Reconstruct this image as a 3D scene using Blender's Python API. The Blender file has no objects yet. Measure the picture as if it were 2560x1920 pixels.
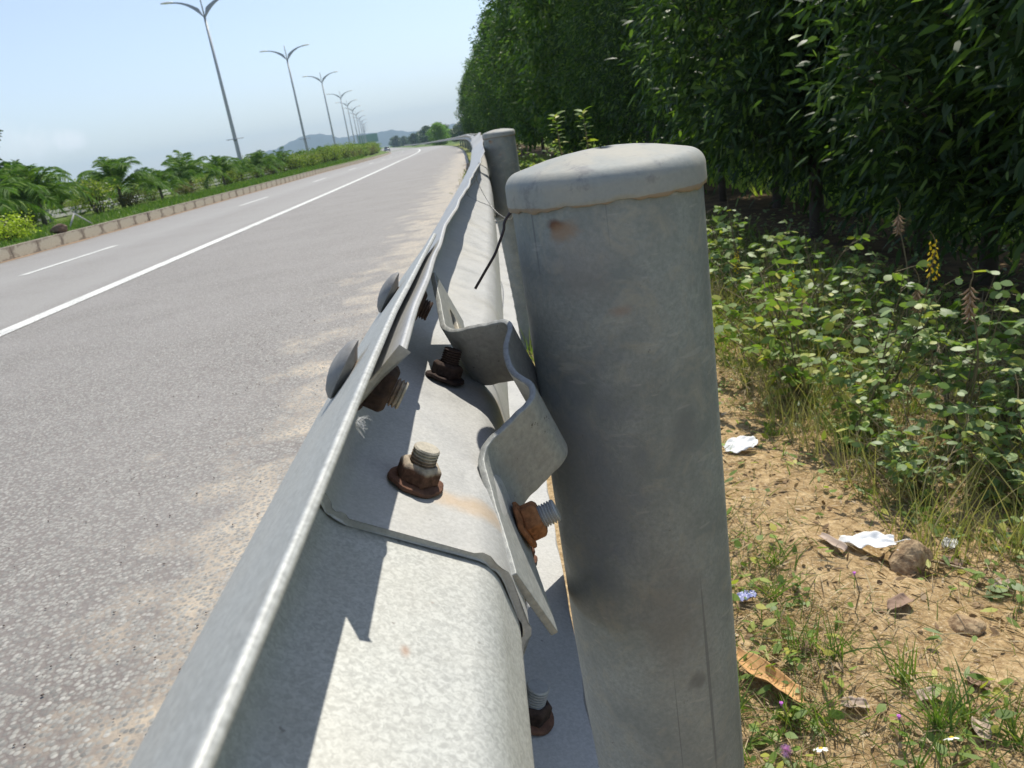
import bpy, math, random
import numpy as np
from mathutils import Vector, Matrix
rnd = random.Random(7)
S = bpy.context.scene
COL = S.collection
CZ = 1.0                                   # camera height above the road (m)

# ------------------------------------------------------------------ camera
cam_d = bpy.data.cameras.new("camera")
cam = bpy.data.objects.new("camera", cam_d); COL.objects.link(cam)
Rw = np.array([[0.98757, -0.157165, 0.002251], [-0.051211, -0.308188, 0.949946], [-0.148605, -0.938253, -0.312406]])
M = Matrix(((Rw[0, 0], -Rw[0, 1], -Rw[0, 2], 0), (Rw[1, 0], -Rw[1, 1], -Rw[1, 2], 0), (Rw[2, 0], -Rw[2, 1], -Rw[2, 2], CZ), (0, 0, 0, 1)))
cam.matrix_world = M
cam_d.sensor_width = 36; cam_d.lens = 1940 / 2560 * 36
cam_d.clip_start = 0.01; cam_d.clip_end = 12000
cam_d.dof.use_dof = True; cam_d.dof.focus_distance = 0.58; cam_d.dof.aperture_fstop = 26
S.camera = cam

# ------------------------------------------------------------------ light
SUN = Vector((0.262, 0.47, 0.86)).normalized()
ELEV = math.asin(SUN.z); AZ = math.atan2(SUN.x, SUN.y)
W = bpy.data.worlds.new("World"); S.world = W; W.use_nodes = True
wn, wl = W.node_tree.nodes, W.node_tree.links
sky = wn.new('ShaderNodeTexSky'); sky.sky_type = 'NISHITA'; sky.sun_disc = False
sky.sun_elevation = ELEV; sky.sun_rotation = AZ; sky.air_density = 1.15; sky.dust_density = .5; sky.ozone_density = 2.2
bg = wn['Background']; bg.inputs[1].default_value = 0.132
tint = wn.new('ShaderNodeMix'); tint.data_type = 'RGBA'; tint.blend_type = 'MULTIPLY'; tint.inputs[0].default_value = 1; tint.inputs[7].default_value = (1.05, .985, 1.01, 1)
hs = wn.new('ShaderNodeHueSaturation'); hs.inputs['Saturation'].default_value = .86   # hazy, milky summer sky
wl.new(sky.outputs[0], tint.inputs[6])
tcs = wn.new('ShaderNodeTexCoord'); sps = wn.new('ShaderNodeSeparateXYZ'); wl.new(tcs.outputs['Generated'], sps.inputs[0])   # low sky stays pale blue, not white
mh = wn.new('ShaderNodeMapRange'); wl.new(sps.outputs[2], mh.inputs[0]); mh.inputs[1].default_value = .0; mh.inputs[2].default_value = .22; mh.inputs[3].default_value = 1; mh.inputs[4].default_value = 0
low = wn.new('ShaderNodeMix'); low.data_type = 'RGBA'; low.blend_type = 'MULTIPLY'; wl.new(mh.outputs[0], low.inputs[0]); wl.new(tint.outputs[2], low.inputs[6]); low.inputs[7].default_value = (.90, .985, 1.13, 1)
wl.new(low.outputs[2], hs.inputs['Color']); # two faint low clouds, fixed by direction in the sky
tcw = wn.new('ShaderNodeTexCoord'); cnz = wn.new('ShaderNodeTexNoise'); cnz.inputs['Scale'].default_value = 55; cnz.inputs['Detail'].default_value = 5
wl.new(tcw.outputs['Generated'], cnz.inputs['Vector']); prev = hs.outputs[0]
for (cd, rr_, k_) in (((-.428, .902, .0535), .020, .55), ((-.468, .882, .0525), .040, .28), ((-.455, .889, .058), .022, .2)):
    mpw = wn.new('ShaderNodeMapping'); mpw.vector_type = 'TEXTURE'; mpw.inputs['Location'].default_value = cd; mpw.inputs['Scale'].default_value = (rr_ * 1.3, rr_ * 1.3, rr_ * .8)
    wl.new(tcw.outputs['Generated'], mpw.inputs['Vector']); ln = wn.new('ShaderNodeVectorMath'); ln.operation = 'LENGTH'; wl.new(mpw.outputs[0], ln.inputs[0])
    ad = wn.new('ShaderNodeMath'); ad.operation = 'MULTIPLY_ADD'; wl.new(cnz.outputs[0], ad.inputs[0]); ad.inputs[1].default_value = 1.3; wl.new(ln.outputs['Value'], ad.inputs[2])
    mr = wn.new('ShaderNodeMapRange'); mr.interpolation_type = 'SMOOTHSTEP'; wl.new(ad.outputs[0], mr.inputs[0]); mr.inputs[1].default_value = .75; mr.inputs[2].default_value = 1.55; mr.inputs[3].default_value = k_; mr.inputs[4].default_value = 0
    cm_ = wn.new('ShaderNodeMix'); cm_.data_type = 'RGBA'; wl.new(mr.outputs[0], cm_.inputs[0]); wl.new(prev, cm_.inputs[6]); cm_.inputs[7].default_value = (8.2, 8.3, 8.5, 1); prev = cm_.outputs[2]
wl.new(prev, bg.inputs[0])
sd = bpy.data.lights.new("sun", 'SUN'); sd.energy = 4.4; sd.angle = math.radians(0.55); sd.color = (1.0, 0.945, 0.84)
sun = bpy.data.objects.new("sun", sd); COL.objects.link(sun)
sun.rotation_euler = SUN.to_track_quat('Z', 'Y').to_euler(); sun.location = (20, 30, 60)
S.view_settings.view_transform = 'Standard'; S.view_settings.look = 'None'
S.view_settings.exposure = 0.28; S.view_settings.gamma = 1
S.cycles.max_bounces = 7; S.cycles.transparent_max_bounces = 6; S.cycles.volume_bounces = 0

# ------------------------------------------------------------------ material helpers
class NT:
    def __init__(s, name, rough=0.7, metal=0.0, spec=0.4):
        s.m = bpy.data.materials.new(name); s.m.use_nodes = True
        s.n = s.m.node_tree.nodes; s.l = s.m.node_tree.links
        s.b = s.n['Principled BSDF']; s.b.inputs['Roughness'].default_value = rough
        s.b.inputs['Metallic'].default_value = metal; s.b.inputs['Specular IOR Level'].default_value = spec
        s.tc = s.n.new('ShaderNodeTexCoord'); s.co = s.tc.outputs['Object']
    def put(s, sock, v):
        if hasattr(v, 'is_output') or isinstance(v, bpy.types.NodeSocket): s.l.new(v, sock)
        elif isinstance(v, (tuple, list)) and len(v) == 3 and sock.type == 'RGBA': sock.default_value = (*v, 1)
        else: sock.default_value = v
    def map(s, sc=(1, 1, 1), loc=(0, 0, 0), co=None):
        n = s.n.new('ShaderNodeMapping'); s.l.new(co or s.co, n.inputs[0]); n.inputs['Scale'].default_value = sc; n.inputs['Location'].default_value = loc
        return n.outputs[0]
    def noise(s, scale, detail=4, rough=.55, co=None, out=0, dist=0):
        n = s.n.new('ShaderNodeTexNoise'); s.l.new(co or s.co, n.inputs['Vector']); n.inputs['Scale'].default_value = scale
        n.inputs['Detail'].default_value = detail; n.inputs['Roughness'].default_value = rough; n.inputs['Distortion'].default_value = dist
        return n.outputs[out]
    def voro(s, scale, feat='F1', co=None, out='Distance', rand=1):
        n = s.n.new('ShaderNodeTexVoronoi'); n.feature = feat; s.l.new(co or s.co, n.inputs['Vector']); n.inputs['Scale'].default_value = scale
        n.inputs['Randomness'].default_value = rand
        return n.outputs[out]
    def ramp(s, f, pts, interp='LINEAR'):
        n = s.n.new('ShaderNodeValToRGB'); n.color_ramp.interpolation = interp; e = n.color_ramp.elements
        while len(e) < len(pts): e.new(0.5)
        for i, (p, c) in enumerate(pts):
            e[i].position = p; e[i].color = (c, c, c, 1) if not isinstance(c, tuple) else (*c, 1)
        s.put(n.inputs[0], f); return n.outputs[0]
    def mix(s, f, a, b, mode='MIX'):
        n = s.n.new('ShaderNodeMix'); n.data_type = 'RGBA'; n.blend_type = mode
        s.put(n.inputs[0], f); s.put(n.inputs[6], a); s.put(n.inputs[7], b); return n.outputs[2]
    def math(s, op, a, b=0.0, c=0.0, clamp=False):
        n = s.n.new('ShaderNodeMath'); n.operation = op; n.use_clamp = clamp
        s.put(n.inputs[0], a); s.put(n.inputs[1], b); s.put(n.inputs[2], c); return n.outputs[0]
    def sep(s, co=None):
        n = s.n.new('ShaderNodeSeparateXYZ'); s.l.new(co or s.co, n.inputs[0]); return n.outputs
    def blob(s, c, r, soft=.5, nz=None, amp=.0, sc=(1, 1, 1)):
        """1 inside a blob at c with radius r, 0 outside"""
        n = s.n.new('ShaderNodeVectorMath'); n.operation = 'SUBTRACT'; s.l.new(s.co, n.inputs[0]); n.inputs[1].default_value = c
        k = s.n.new('ShaderNodeVectorMath'); k.operation = 'MULTIPLY'; s.l.new(n.outputs[0], k.inputs[0]); k.inputs[1].default_value = sc
        d = s.n.new('ShaderNodeVectorMath'); d.operation = 'LENGTH'; s.l.new(k.outputs[0], d.inputs[0])
        v = d.outputs['Value']
        if nz is not None: v = s.math('ADD', v, s.math('MULTIPLY', s.math('SUBTRACT', nz, .5), amp))
        mr = s.n.new('ShaderNodeMapRange'); mr.interpolation_type = 'SMOOTHSTEP'; s.l.new(v, mr.inputs[0])
        mr.inputs[1].default_value = r * (1 - soft); mr.inputs[2].default_value = r; mr.inputs[3].default_value = 1; mr.inputs[4].default_value = 0
        return mr.outputs[0]
    def bump(s, h, strength=.3, dist=.01):
        n = s.n.new('ShaderNodeBump'); n.inputs['Strength'].default_value = strength; n.inputs['Distance'].default_value = dist
        s.l.new(h, n.inputs['Height']); s.l.new(n.outputs[0], s.b.inputs['Normal'])
    def base(s, c): s.put(s.b.inputs['Base Color'], c)

def flat(name, col, rough=.7, metal=0., var=.15, scale=8, spec=.4):
    t = NT(name, rough, metal, spec); n = t.noise(scale, 4)
    t.base(t.mix(n, tuple(c * (1 - var) for c in col), tuple(min(1, c * (1 + var)) for c in col))); return t.m

def galv(name, stains=(), base=(.47, .475, .46), contrast=.22, spangle=260, rough=.5, smudge=.5):
    t = NT(name, rough, .25, .45)
    a = t.noise(spangle, 2, .6, dist=.8); b = t.noise(22, 5, .6); c = t.noise(5, 4, .6)
    f = t.ramp(a, [(.36, 0.), (.64, 1.)])
    col = t.mix(f, tuple(x * (1 - contrast) for x in base), tuple(min(1, x * (1 + contrast)) for x in base))
    col = t.mix(t.math('MULTIPLY', t.ramp(b, [(.45, 0.), (.72, 1.)]), smudge), col, (.34, .345, .335))
    col = t.mix(t.math('MULTIPLY', t.ramp(c, [(.5, 0.), (.7, 1.)]), .35), col, (.5, .47, .4))
    col = t.mix(t.math('MULTIPLY', t.ramp(t.noise(95, 3, .7), [(.70, 0.), (.76, 1.)]), .55), col, (.13, .12, .10))
    for (cc, r, colr, k, sc) in stains:
        m = t.blob(cc, r, .8, t.noise(60, 4), r * 1.1, sc)
        col = t.mix(t.math('MULTIPLY', m, k), col, colr)
    t.base(col)
    t.put(t.b.inputs['Roughness'], t.ramp(b, [(.3, rough - .1), (.7, rough + .15)]))
    t.bump(t.math('ADD', t.math('MULTIPLY', a, .1), b), .03, .001)
    return t.m

def leafmat(name, c1, c2, c3=None, rough=.45, trans=.35, spec=.4):
    t = NT(name, rough, 0, spec)
    g = t.n.new('ShaderNodeNewGeometry'); r = g.outputs['Random Per Island']
    pts = [(0.0, c1), (.75, c2)] + ([(1.0, c3)] if c3 else [])
    col = t.ramp(r, pts); t.base(col)
    tr = t.n.new('ShaderNodeBsdfTranslucent'); t.l.new(t.mix(1, col, (1.25, 1.5, .5), 'MULTIPLY'), tr.inputs[0])
    mx = t.n.new('ShaderNodeMixShader'); mx.inputs[0].default_value = trans
    t.l.new(t.b.outputs[0], mx.inputs[1]); t.l.new(tr.outputs[0], mx.inputs[2])
    t.l.new(mx.outputs[0], t.n['Material Output'].inputs[0]); return t.m

# ------------------------------------------------------------------ object helpers
def tag(o, label=None, cat=None, group=None, kind=None):
    if label: o['label'] = label
    if cat: o['category'] = cat
    if group: o['group'] = group
    if kind: o['kind'] = kind
    return o
def empty(name, loc=(0, 0, 0), rz=0):
    o = bpy.data.objects.new(name, None); COL.objects.link(o); o.location = loc; o.rotation_euler = (0, 0, rz); o.empty_display_size = .1; return o
def link(name, me, mat=None, parent=None, smooth=True):
    o = bpy.data.objects.new(name, me); COL.objects.link(o)
    if mat: me.materials.append(mat)
    if parent: o.parent = parent
    if smooth and len(me.polygons): me.polygons.foreach_set('use_smooth', [True] * len(me.polygons))
    return o
def npmesh(name, V, F):
    V = np.asarray(V, np.float32).reshape(-1, 3); F = np.asarray(F, np.int32)
    me = bpy.data.meshes.new(name); k = F.shape[1]
    me.vertices.add(len(V)); me.vertices.foreach_set('co', V.ravel())
    me.loops.add(F.size); me.loops.foreach_set('vertex_index', F.ravel())
    me.polygons.add(len(F)); me.polygons.foreach_set('loop_start', np.arange(0, F.size, k, dtype=np.int32))
    me.update(calc_edges=True); me.validate(); return me
class MB:
    def __init__(s): s.v = []; s.f = []
    def add(s, V, F):
        o = len(s.v); s.v += [tuple(p) for p in V]; s.f += [tuple(i + o for i in f) for f in F]
    def grid(s, P, closeu=False, closev=False):
        P = np.asarray(P); n, m = P.shape[:2]; F = []
        for i in range(n if closeu else n - 1):
            for j in range(m if closev else m - 1):
                a, b = i, (i + 1) % n; c, d = j, (j + 1) % m
                F.append((a * m + c, b * m + c, b * m + d, a * m + d))
        s.add(P.reshape(-1, 3), F)
    def tube(s, pts, rad, k=8, cap=True):
        pts = [Vector(p) for p in pts]; n = len(pts)
        if not hasattr(rad, '__len__'): rad = [rad] * n
        up = Vector((.13, .21, .97)); rings = []
        for i, p in enumerate(pts):
            t = (pts[min(i + 1, n - 1)] - pts[max(i - 1, 0)]).normalized()
            a = t.cross(up)
            if a.length < .05: a = t.cross(Vector((1, 0, 0)))
            a.normalize(); b = t.cross(a)
            rings.append([p + (a * math.cos(q) + b * math.sin(q)) * rad[i] for q in [2 * math.pi * j / k for j in range(k)]])
        o = len(s.v); s.grid([[tuple(v) for v in r] for r in rings], closev=True)
        if cap:
            s.f.append(tuple(o + j for j in range(k))); s.f.append(tuple(o + (n - 1) * k + j for j in reversed(range(k))))
    def lathe(s, prof, k=32, M=None, cap=True, wob=None):
        rings = []
        for (r, z) in prof:
            ring = []
            for j in range(k):
                q = 2 * math.pi * j / k; zz = z + (wob(q, r, z) if wob else 0)
                p = Vector((r * math.cos(q), r * math.sin(q), zz)); ring.append(tuple(M @ p if M else p))
            rings.append(ring)
        o = len(s.v); s.grid(rings, closev=True)
        if cap:
            s.f.append(tuple(o + j for j in reversed(range(k)))); s.f.append(tuple(o + (len(prof) - 1) * k + j for j in range(k)))
    def box(s, x0, x1, y0, y1, z0, z1, M=None):
        V = [Vector((x, y, z)) for x in (x0, x1) for y in (y0, y1) for z in (z0, z1)]
        if M: V = [M @ v for v in V]
        s.add(V, [(0, 1, 3, 2), (4, 6, 7, 5), (0, 4, 5, 1), (2, 3, 7, 6), (0, 2, 6, 4), (1, 5, 7, 3)])
    def build(s, name, mat=None, parent=None, smooth=True, bevel=0, angle=None):
        me = bpy.data.meshes.new(name); me.from_pydata(s.v, [], s.f); me.update()
        o = link(name, me, mat, parent, smooth)
        if bevel:
            m = o.modifiers.new('bevel', 'BEVEL'); m.width = bevel; m.segments = 2; m.limit_method = 'ANGLE'; m.angle_limit = math.radians(40)
        if angle:
            me.polygons.foreach_set('use_smooth', [True] * len(me.polygons)); me.set_sharp_from_angle(angle=math.radians(angle))
        return o
def copy_tree(o, parent=None):
    c = o.copy(); COL.objects.link(c); c.parent = parent
    for ch in o.children: copy_tree(ch, c)
    return c
def setp(o, label): o['label'] = label; return o
_O = ['first', 'second', 'third', 'fourth', 'fifth', 'sixth', 'seventh', 'eighth', 'ninth', 'tenth', 'eleventh', 'twelfth', 'thirteenth', 'fourteenth', 'fifteenth', 'sixteenth', 'seventeenth', 'eighteenth', 'nineteenth']
_T = ['', '', 'twent', 'thirt', 'fort', 'fift', 'sixt', 'sevent', 'eight', 'ninet']
def nth(i):
    if i < 20: return _O[i - 1]
    return _T[i // 10] + ('ieth' if i % 10 == 0 else 'y-' + _O[i % 10 - 1])
def wv(x, seed=0):
    return math.sin(x * 1.0 + seed) * .5 + math.sin(x * 2.3 + seed * 2.1) * .3 + math.sin(x * 4.7 + seed * .7) * .2

# ------------------------------------------------------------------ geometry of the road
def cv(Y):                                      # the road bends gently to the left
    if Y < 16: return 0.0
    return .00033 * (Y - 16) ** 2 if Y < 205 else .00033 * 189 ** 2 + .1247 * (Y - 205)
def dz(Y): return -.0045 * min(max(Y - 50, 0), 180)
def gz(X, Y):
    """terrain height right of the rail (X measured from the rail line)"""
    X = np.asarray(X, float); Y = np.asarray(Y, float)
    z = -.12 * np.clip((X - .3) / 1.5, 0, 1) - .16 * np.clip((X - 1.8) / 2.5, 0, 1) - .25 * np.clip((X - 4.3) / 6, 0, 1)
    near = np.clip((X - .1) / .2, 0, 1) * np.clip((3.2 - X) / 1.5, 0, 1)
    b = .012 * np.sin(7.3 * X + 2.1 * Y) + .010 * np.sin(5.1 * Y - 3.7 * X + 1) + .006 * np.sin(17 * X + 11 * Y) + .005 * np.sin(23 * Y - 13 * X)
    b = b + .035 * np.exp(-((X - .62) / .16) ** 2) * (.6 + .4 * np.sin(2.1 * Y))
    b = b + .004 * np.sin(61 * X + 37 * Y) * np.sin(53 * Y - 41 * X)
    return z + b * near

# ---- ground: one sheet out to the horizon (fine near the camera)
def ground():
    ycoarse = [-40, -10, -2] + list(np.arange(-.5, 7, .04)) + list(np.arange(7, 20, .5)) + list(np.arange(20, 60, 4)) + list(np.arange(60, 400, 20)) + [500, 700, 1000, 1600, 2600, 4000]
    xs = [-4000, -2500, -1200, -600, -300, -150, -80, -45, -30, -21.3, -20.8, -20.4, -16, -12, -9.5, -9.3, -9.24, -9.0, -5, -1, -.3] + list(np.arange(-.1, 3.2, .04)) + [3.4, 4, 5, 7, 10, 14, 20, 30, 50, 90, 150, 300, 600, 1200, 2500, 4000]
    V = []
    X = np.array(xs)
    for y in ycoarse:
        c = cv(y) if y < 600 else cv(600) + (y - 600) * .12
        z = gz(X, np.full_like(X, y)) + dz(y)
        z = np.where(X < -.1, -.012 + dz(y), z)
        z = np.where((X < -9.4) & (X > -20.6), .20 + dz(y), z)
        V.append(np.stack([X - c, np.full_like(X, y), z], 1))
    mb = MB(); V = np.array(V); n, m = V.shape[:2]
    ii = (np.arange(n - 1)[:, None] * m + np.arange(m - 1)[None]).ravel()
    F = np.stack([ii, ii + 1, ii + m + 1, ii + m], 1)
    t = NT('ground soil and grass', .95, 0, .15)
    x = t.sep()[0]; y = t.sep()[1]
    n1 = t.noise(9, 6, .65); n2 = t.noise(60, 5, .7); n3 = t.noise(2.2, 4, .6); n4 = t.noise(.35, 3)
    soil = t.mix(t.ramp(n1, [(.35, 0.), (.65, 1.)]), (.46, .325, .165), (.66, .495, .275))
    soil = t.mix(t.ramp(n2, [(.40, 0.), (.66, 1.)]), t.mix(1, soil, (.55, .5, .45), 'MULTIPLY'), soil)
    soil = t.mix(t.ramp(t.noise(170, 2), [(.60, 0.), (.68, 1.)]), soil, (.60, .47, .30))
    field = t.mix(t.ramp(n4, [(.35, 0.), (.65, 1.)]), (.16, .24, .045), (.28, .36, .08))
    verge = t.mix(t.ramp(n3, [(.4, 0.), (.6, 1.)]), (.14, .19, .04), (.26, .24, .10))
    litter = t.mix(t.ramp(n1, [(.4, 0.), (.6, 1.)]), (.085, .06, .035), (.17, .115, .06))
    c = t.mix(t.ramp(t.math('ADD', t.math('MULTIPLY', y, .16), t.math('MULTIPLY', n1, .5)), [(.72, 0.), (.98, 1.)]), soil, verge)
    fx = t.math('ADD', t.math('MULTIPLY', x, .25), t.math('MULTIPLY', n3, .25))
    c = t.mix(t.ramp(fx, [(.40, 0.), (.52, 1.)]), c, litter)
    c = t.mix(t.ramp(t.math('MULTIPLY', x, .1), [(.33, 0.), (.40, 1.)]), c, field)
    c = t.mix(t.ramp(t.math('MULTIPLY', x, -.1), [(.2, 0.), (.3, 1.)]), c, t.mix(n4, (.08, .13, .03), (.15, .20, .05)))
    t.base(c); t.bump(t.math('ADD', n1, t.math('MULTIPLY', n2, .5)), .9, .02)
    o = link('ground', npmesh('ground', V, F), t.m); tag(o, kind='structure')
ground()

def strip(name, x0, x1, y0, y1, z, mat, step=None, kind='structure', wob=0, seed=1):
    ys = [y0]
    while ys[-1] < y1: ys.append(min(y1, ys[-1] + (step or max(.5, abs(ys[-1]) * .04))))
    V = []; F = []
    for i, y in enumerate(ys):
        w = wob * (wv(y * 3, seed) + wv(y * 11, seed + 2) * .5)
        V += [(x0 - cv(y) + w, y, z + dz(y)), (x1 - cv(y) - w, y, z + dz(y))]
        if i: k = 2 * i; F.append((k - 2, k - 1, k + 1, k))
    o = link(name, npmesh(name, V, F), mat, None, False)
    if kind: tag(o, kind=kind)
    return o
# asphalt
t = NT('asphalt', .62, 0, .5)
x, y, _ = t.sep()
st = t.n.new('ShaderNodeTexVoronoi'); st.inputs['Scale'].default_value = 82; t.l.new(t.map((1, 1, 0)), st.inputs['Vector'])
sc_ = t.sep(st.outputs['Color'])[0]
n_b = t.noise(1.1, 4); n_f = t.noise(40, 4, .65)
stone = t.ramp(sc_, [(0, (.16, .154, .136)), (.35, (.24, .23, .202)), (.7, (.30, .289, .252)), (.93, (.345, .332, .29)), (1, (.42, .405, .36))])
stone = t.mix(t.ramp(st.outputs['Distance'], [(.40, 0.), (.66, 1.)]), stone, t.mix(t.ramp(t.math('ADD', t.math('MULTIPLY', x, .55), t.math('MULTIPLY', t.noise(3, 4), 1.2)), [(-.5, 0.), (.25, 1.)]), (.18, .155, .135), (.52, .43, .31)))
stone = t.mix(t.math('MULTIPLY', t.ramp(n_b, [(.35, 0.), (.65, 1.)]), .35), stone, (.30, .28, .255))
# lighter worn tracks in the carriageway
trk = t.ramp(t.math('MULTIPLY', x, -.1), [(.40, 0.), (.46, .5), (.60, .2), (.68, .6), (.8, .3), (.93, .15)])
stone = t.mix(trk, stone, (.33, .318, .29))
sandz = t.math('ADD', t.math('MULTIPLY', x, .75), t.math('MULTIPLY', n_b, .45))          # sand gathers towards the rail
nearz = t.math('ADD', sandz, t.math('MULTIPLY', t.noise(9, 5, .7), .55))
grain = t.math('ADD', nearz, t.math('MULTIPLY', t.noise(130, 3, .7), .42))
nearedge = t.math('ADD', grain, t.math('MULTIPLY', st.outputs['Distance'], .42))
sand = t.ramp(nearedge, [(.0, 0.), (.64, 0.), (.74, .7), (1, .85)])
col = t.mix(sand, stone, t.mix(n_f, (.34, .28, .21), (.50, .42, .32)))
t.base(col); t.bump(t.math('SUBTRACT', t.math('MULTIPLY', sc_, .35), st.outputs['Distance']), .55, .004)
asphalt = t.m
strip('road', -9.24, -.02, -6, 620, -.004, asphalt, step=None)
# painted lines
t = NT('road paint', .6, 0, .4)
nn = t.noise(55, 5, .7); n2 = t.noise(3, 3)
t.base(t.mix(t.ramp(t.math('ADD', nn, t.math('MULTIPLY', n2, .2)), [(.60, 0.), (.72, 1.)]), t.mix(t.noise(200, 2), (.66, .66, .60), (.80, .80, .74)), (.27, .26, .25)))
paint = t.m
strip('edge_line', -4.26, -4.07, 1, 240, .001, paint)
mb = MB()
yy = .3
for k in range(24):
    y0 = 11.75 + (k - 1) * 11.5
    for j in range(4):
        a, b = y0 + j * .8, y0 + (j + 1) * .8
        mb.add([(-6.93 - cv(a), a, .001 + dz(a)), (-6.80 - cv(a), a, .001 + dz(a)), (-6.80 - cv(b), b, .001 + dz(b)), (-6.93 - cv(b), b, .001 + dz(b))], [(0, 1, 2, 3)])
tag(mb.build('lane_line', paint, smooth=False), kind='structure')
# dirt in the gutter by the kerb and sand drift by the rail
t = NT('gutter dirt', .95, 0, .1)
t.base(t.mix(t.noise(30, 5, .7), (.22, .15, .10), (.42, .31, .21)))
strip('gutter_dirt', -9.26, -9.06, 5, 160, .0012, t.m, wob=.05)
t = NT('sand', .97, 0, .1); t.base(t.mix(t.noise(70, 5, .7), (.34, .24, .14), (.56, .43, .27))); t.bump(t.noise(120, 4, .7), .8, .01)
at_ = t.n.new('ShaderNodeAttribute'); at_.attribute_name = 'thin'
al = t.ramp(t.math('SUBTRACT', t.math('ADD', t.math('MULTIPLY', t.noise(95, 4, .75), .9), t.math('MULTIPLY', t.noise(6, 3), .9)), at_.outputs['Fac']), [(.30, 0.), (.40, 1.)])
t.l.new(al, t.b.inputs['Alpha'])
sandm = t.m
def sand_drift():
    V = []; ys = np.arange(1.2, 30, .06); cols = np.linspace(0, 1, 9)
    for yv in ys:
        g = .5 + .5 * wv(yv * 2.3, 3) + .3 * wv(yv * 9, 1)
        w = (.72 if yv < 2.8 else max(.34, .72 - .10 * (yv - 2.8))) + .26 * max(g, .05) + .02 * math.sin(yv * 33) + .02 * wv(yv * 19, 7)
        for c_ in cols:
            xx = .03 - w * c_ - cv(yv)
            V.append((xx, yv, .006 + dz(yv) + .014 * math.sin(math.pi * min(1, .08 + c_ * .92)) * (.7 + .3 * math.sin(yv * 13 + c_ * 5)) - .006 * c_))
    m = len(cols); n = len(ys); ii = (np.arange(n - 1)[:, None] * m + np.arange(m - 1)[None]).ravel()
    me = npmesh('sand', V, np.stack([ii, ii + m, ii + m + 1, ii + 1], 1)); at = me.attributes.new('thin', 'FLOAT', 'POINT'); at.data.foreach_set('value', np.array([max(c_, .95 - c_ * 6, 1.2 - (yv - 1.2) * 1.4, (yv - 26) * .3) for yv in ys for c_ in cols], np.float32))
    o = link('sand_drift', me, sandm); tag(o, kind='structure')
sand_drift()
# median lawn + kerb
t = NT('median grass soil', .95, 0, .1)
t.base(t.mix(t.ramp(t.noise(1.2, 5, .7), [(.35, 0.), (.7, 1.)]), (.085, .145, .028), (.16, .20, .05)))
mgrass = t.m
strip('median', -20.6, -9.47, -5, 520, .215, mgrass)
t = NT('kerb blocks', .9, 0, .2)
uvn = t.n.new('ShaderNodeAttribute'); uvn.attribute_name = 'edge'
nz = t.noise(9, 5, .7); nz2 = t.noise(40, 4, .7)
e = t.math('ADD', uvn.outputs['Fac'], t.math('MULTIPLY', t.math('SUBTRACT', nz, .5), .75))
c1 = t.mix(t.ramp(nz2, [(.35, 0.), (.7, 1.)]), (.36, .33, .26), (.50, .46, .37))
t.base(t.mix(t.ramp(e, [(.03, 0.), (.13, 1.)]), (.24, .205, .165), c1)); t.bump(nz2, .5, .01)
kerbm = t.m
def kerb():
    V = []; F = []; A = []
    y = 4.0; L = .98; k = 0
    while y < 420:
        st_ = L if y < 130 else 6
        gap = .02 if k % 9 else .07
        a, b = y, y + st_ - gap
        nx = 5
        for (p, q, r) in (('face', 0, 0), ('top', 0, 0)):
            base = len(V)
            for i in range(nx + 1):
                yy = a + (b - a) * i / nx; c = cv(yy); dd = dz(yy); eu = min(i, nx - i) / nx * 2
                for j in range(4):
                    if p == 'face': V.append((-9.24 - c - .012 * j / 3, yy, -.01 + .25 * j / 3 + dd)); ev = min(j, 3 - j) / 3 * 2
                    else: V.append((-9.252 - c - .20 * j / 3, yy, .24 + dd)); ev = .05
                    A.append(min(eu, ev) * .6)
            for i in range(nx):
                for j in range(3):
                    q0 = base + i * 4 + j; F.append((q0, q0 + 4, q0 + 5, q0 + 1) if p == 'face' else (q0, q0 + 4, q0 + 5, q0 + 1))
        # end caps
        for yy in (a, b):
            base = len(V); c = cv(yy); dd = dz(yy)
            V += [(-9.24 - c, yy, -.01 + dd), (-9.252 - c, yy, .24 + dd), (-9.452 - c, yy, .24 + dd), (-9.452 - c, yy, -.01 + dd)]; A += [0] * 4
            F.append((base, base + 1, base + 2, base + 3))
        y += st_; k += 1
    me = npmesh('kerb', V, F); at = me.attributes.new('edge', 'FLOAT', 'POINT'); at.data.foreach_set('value', np.array(A, np.float32))
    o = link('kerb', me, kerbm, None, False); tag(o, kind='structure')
kerb()
strip('far_carriageway', -30, -21, -5, 520, .004, flat('far asphalt', (.2, .195, .19)))

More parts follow.
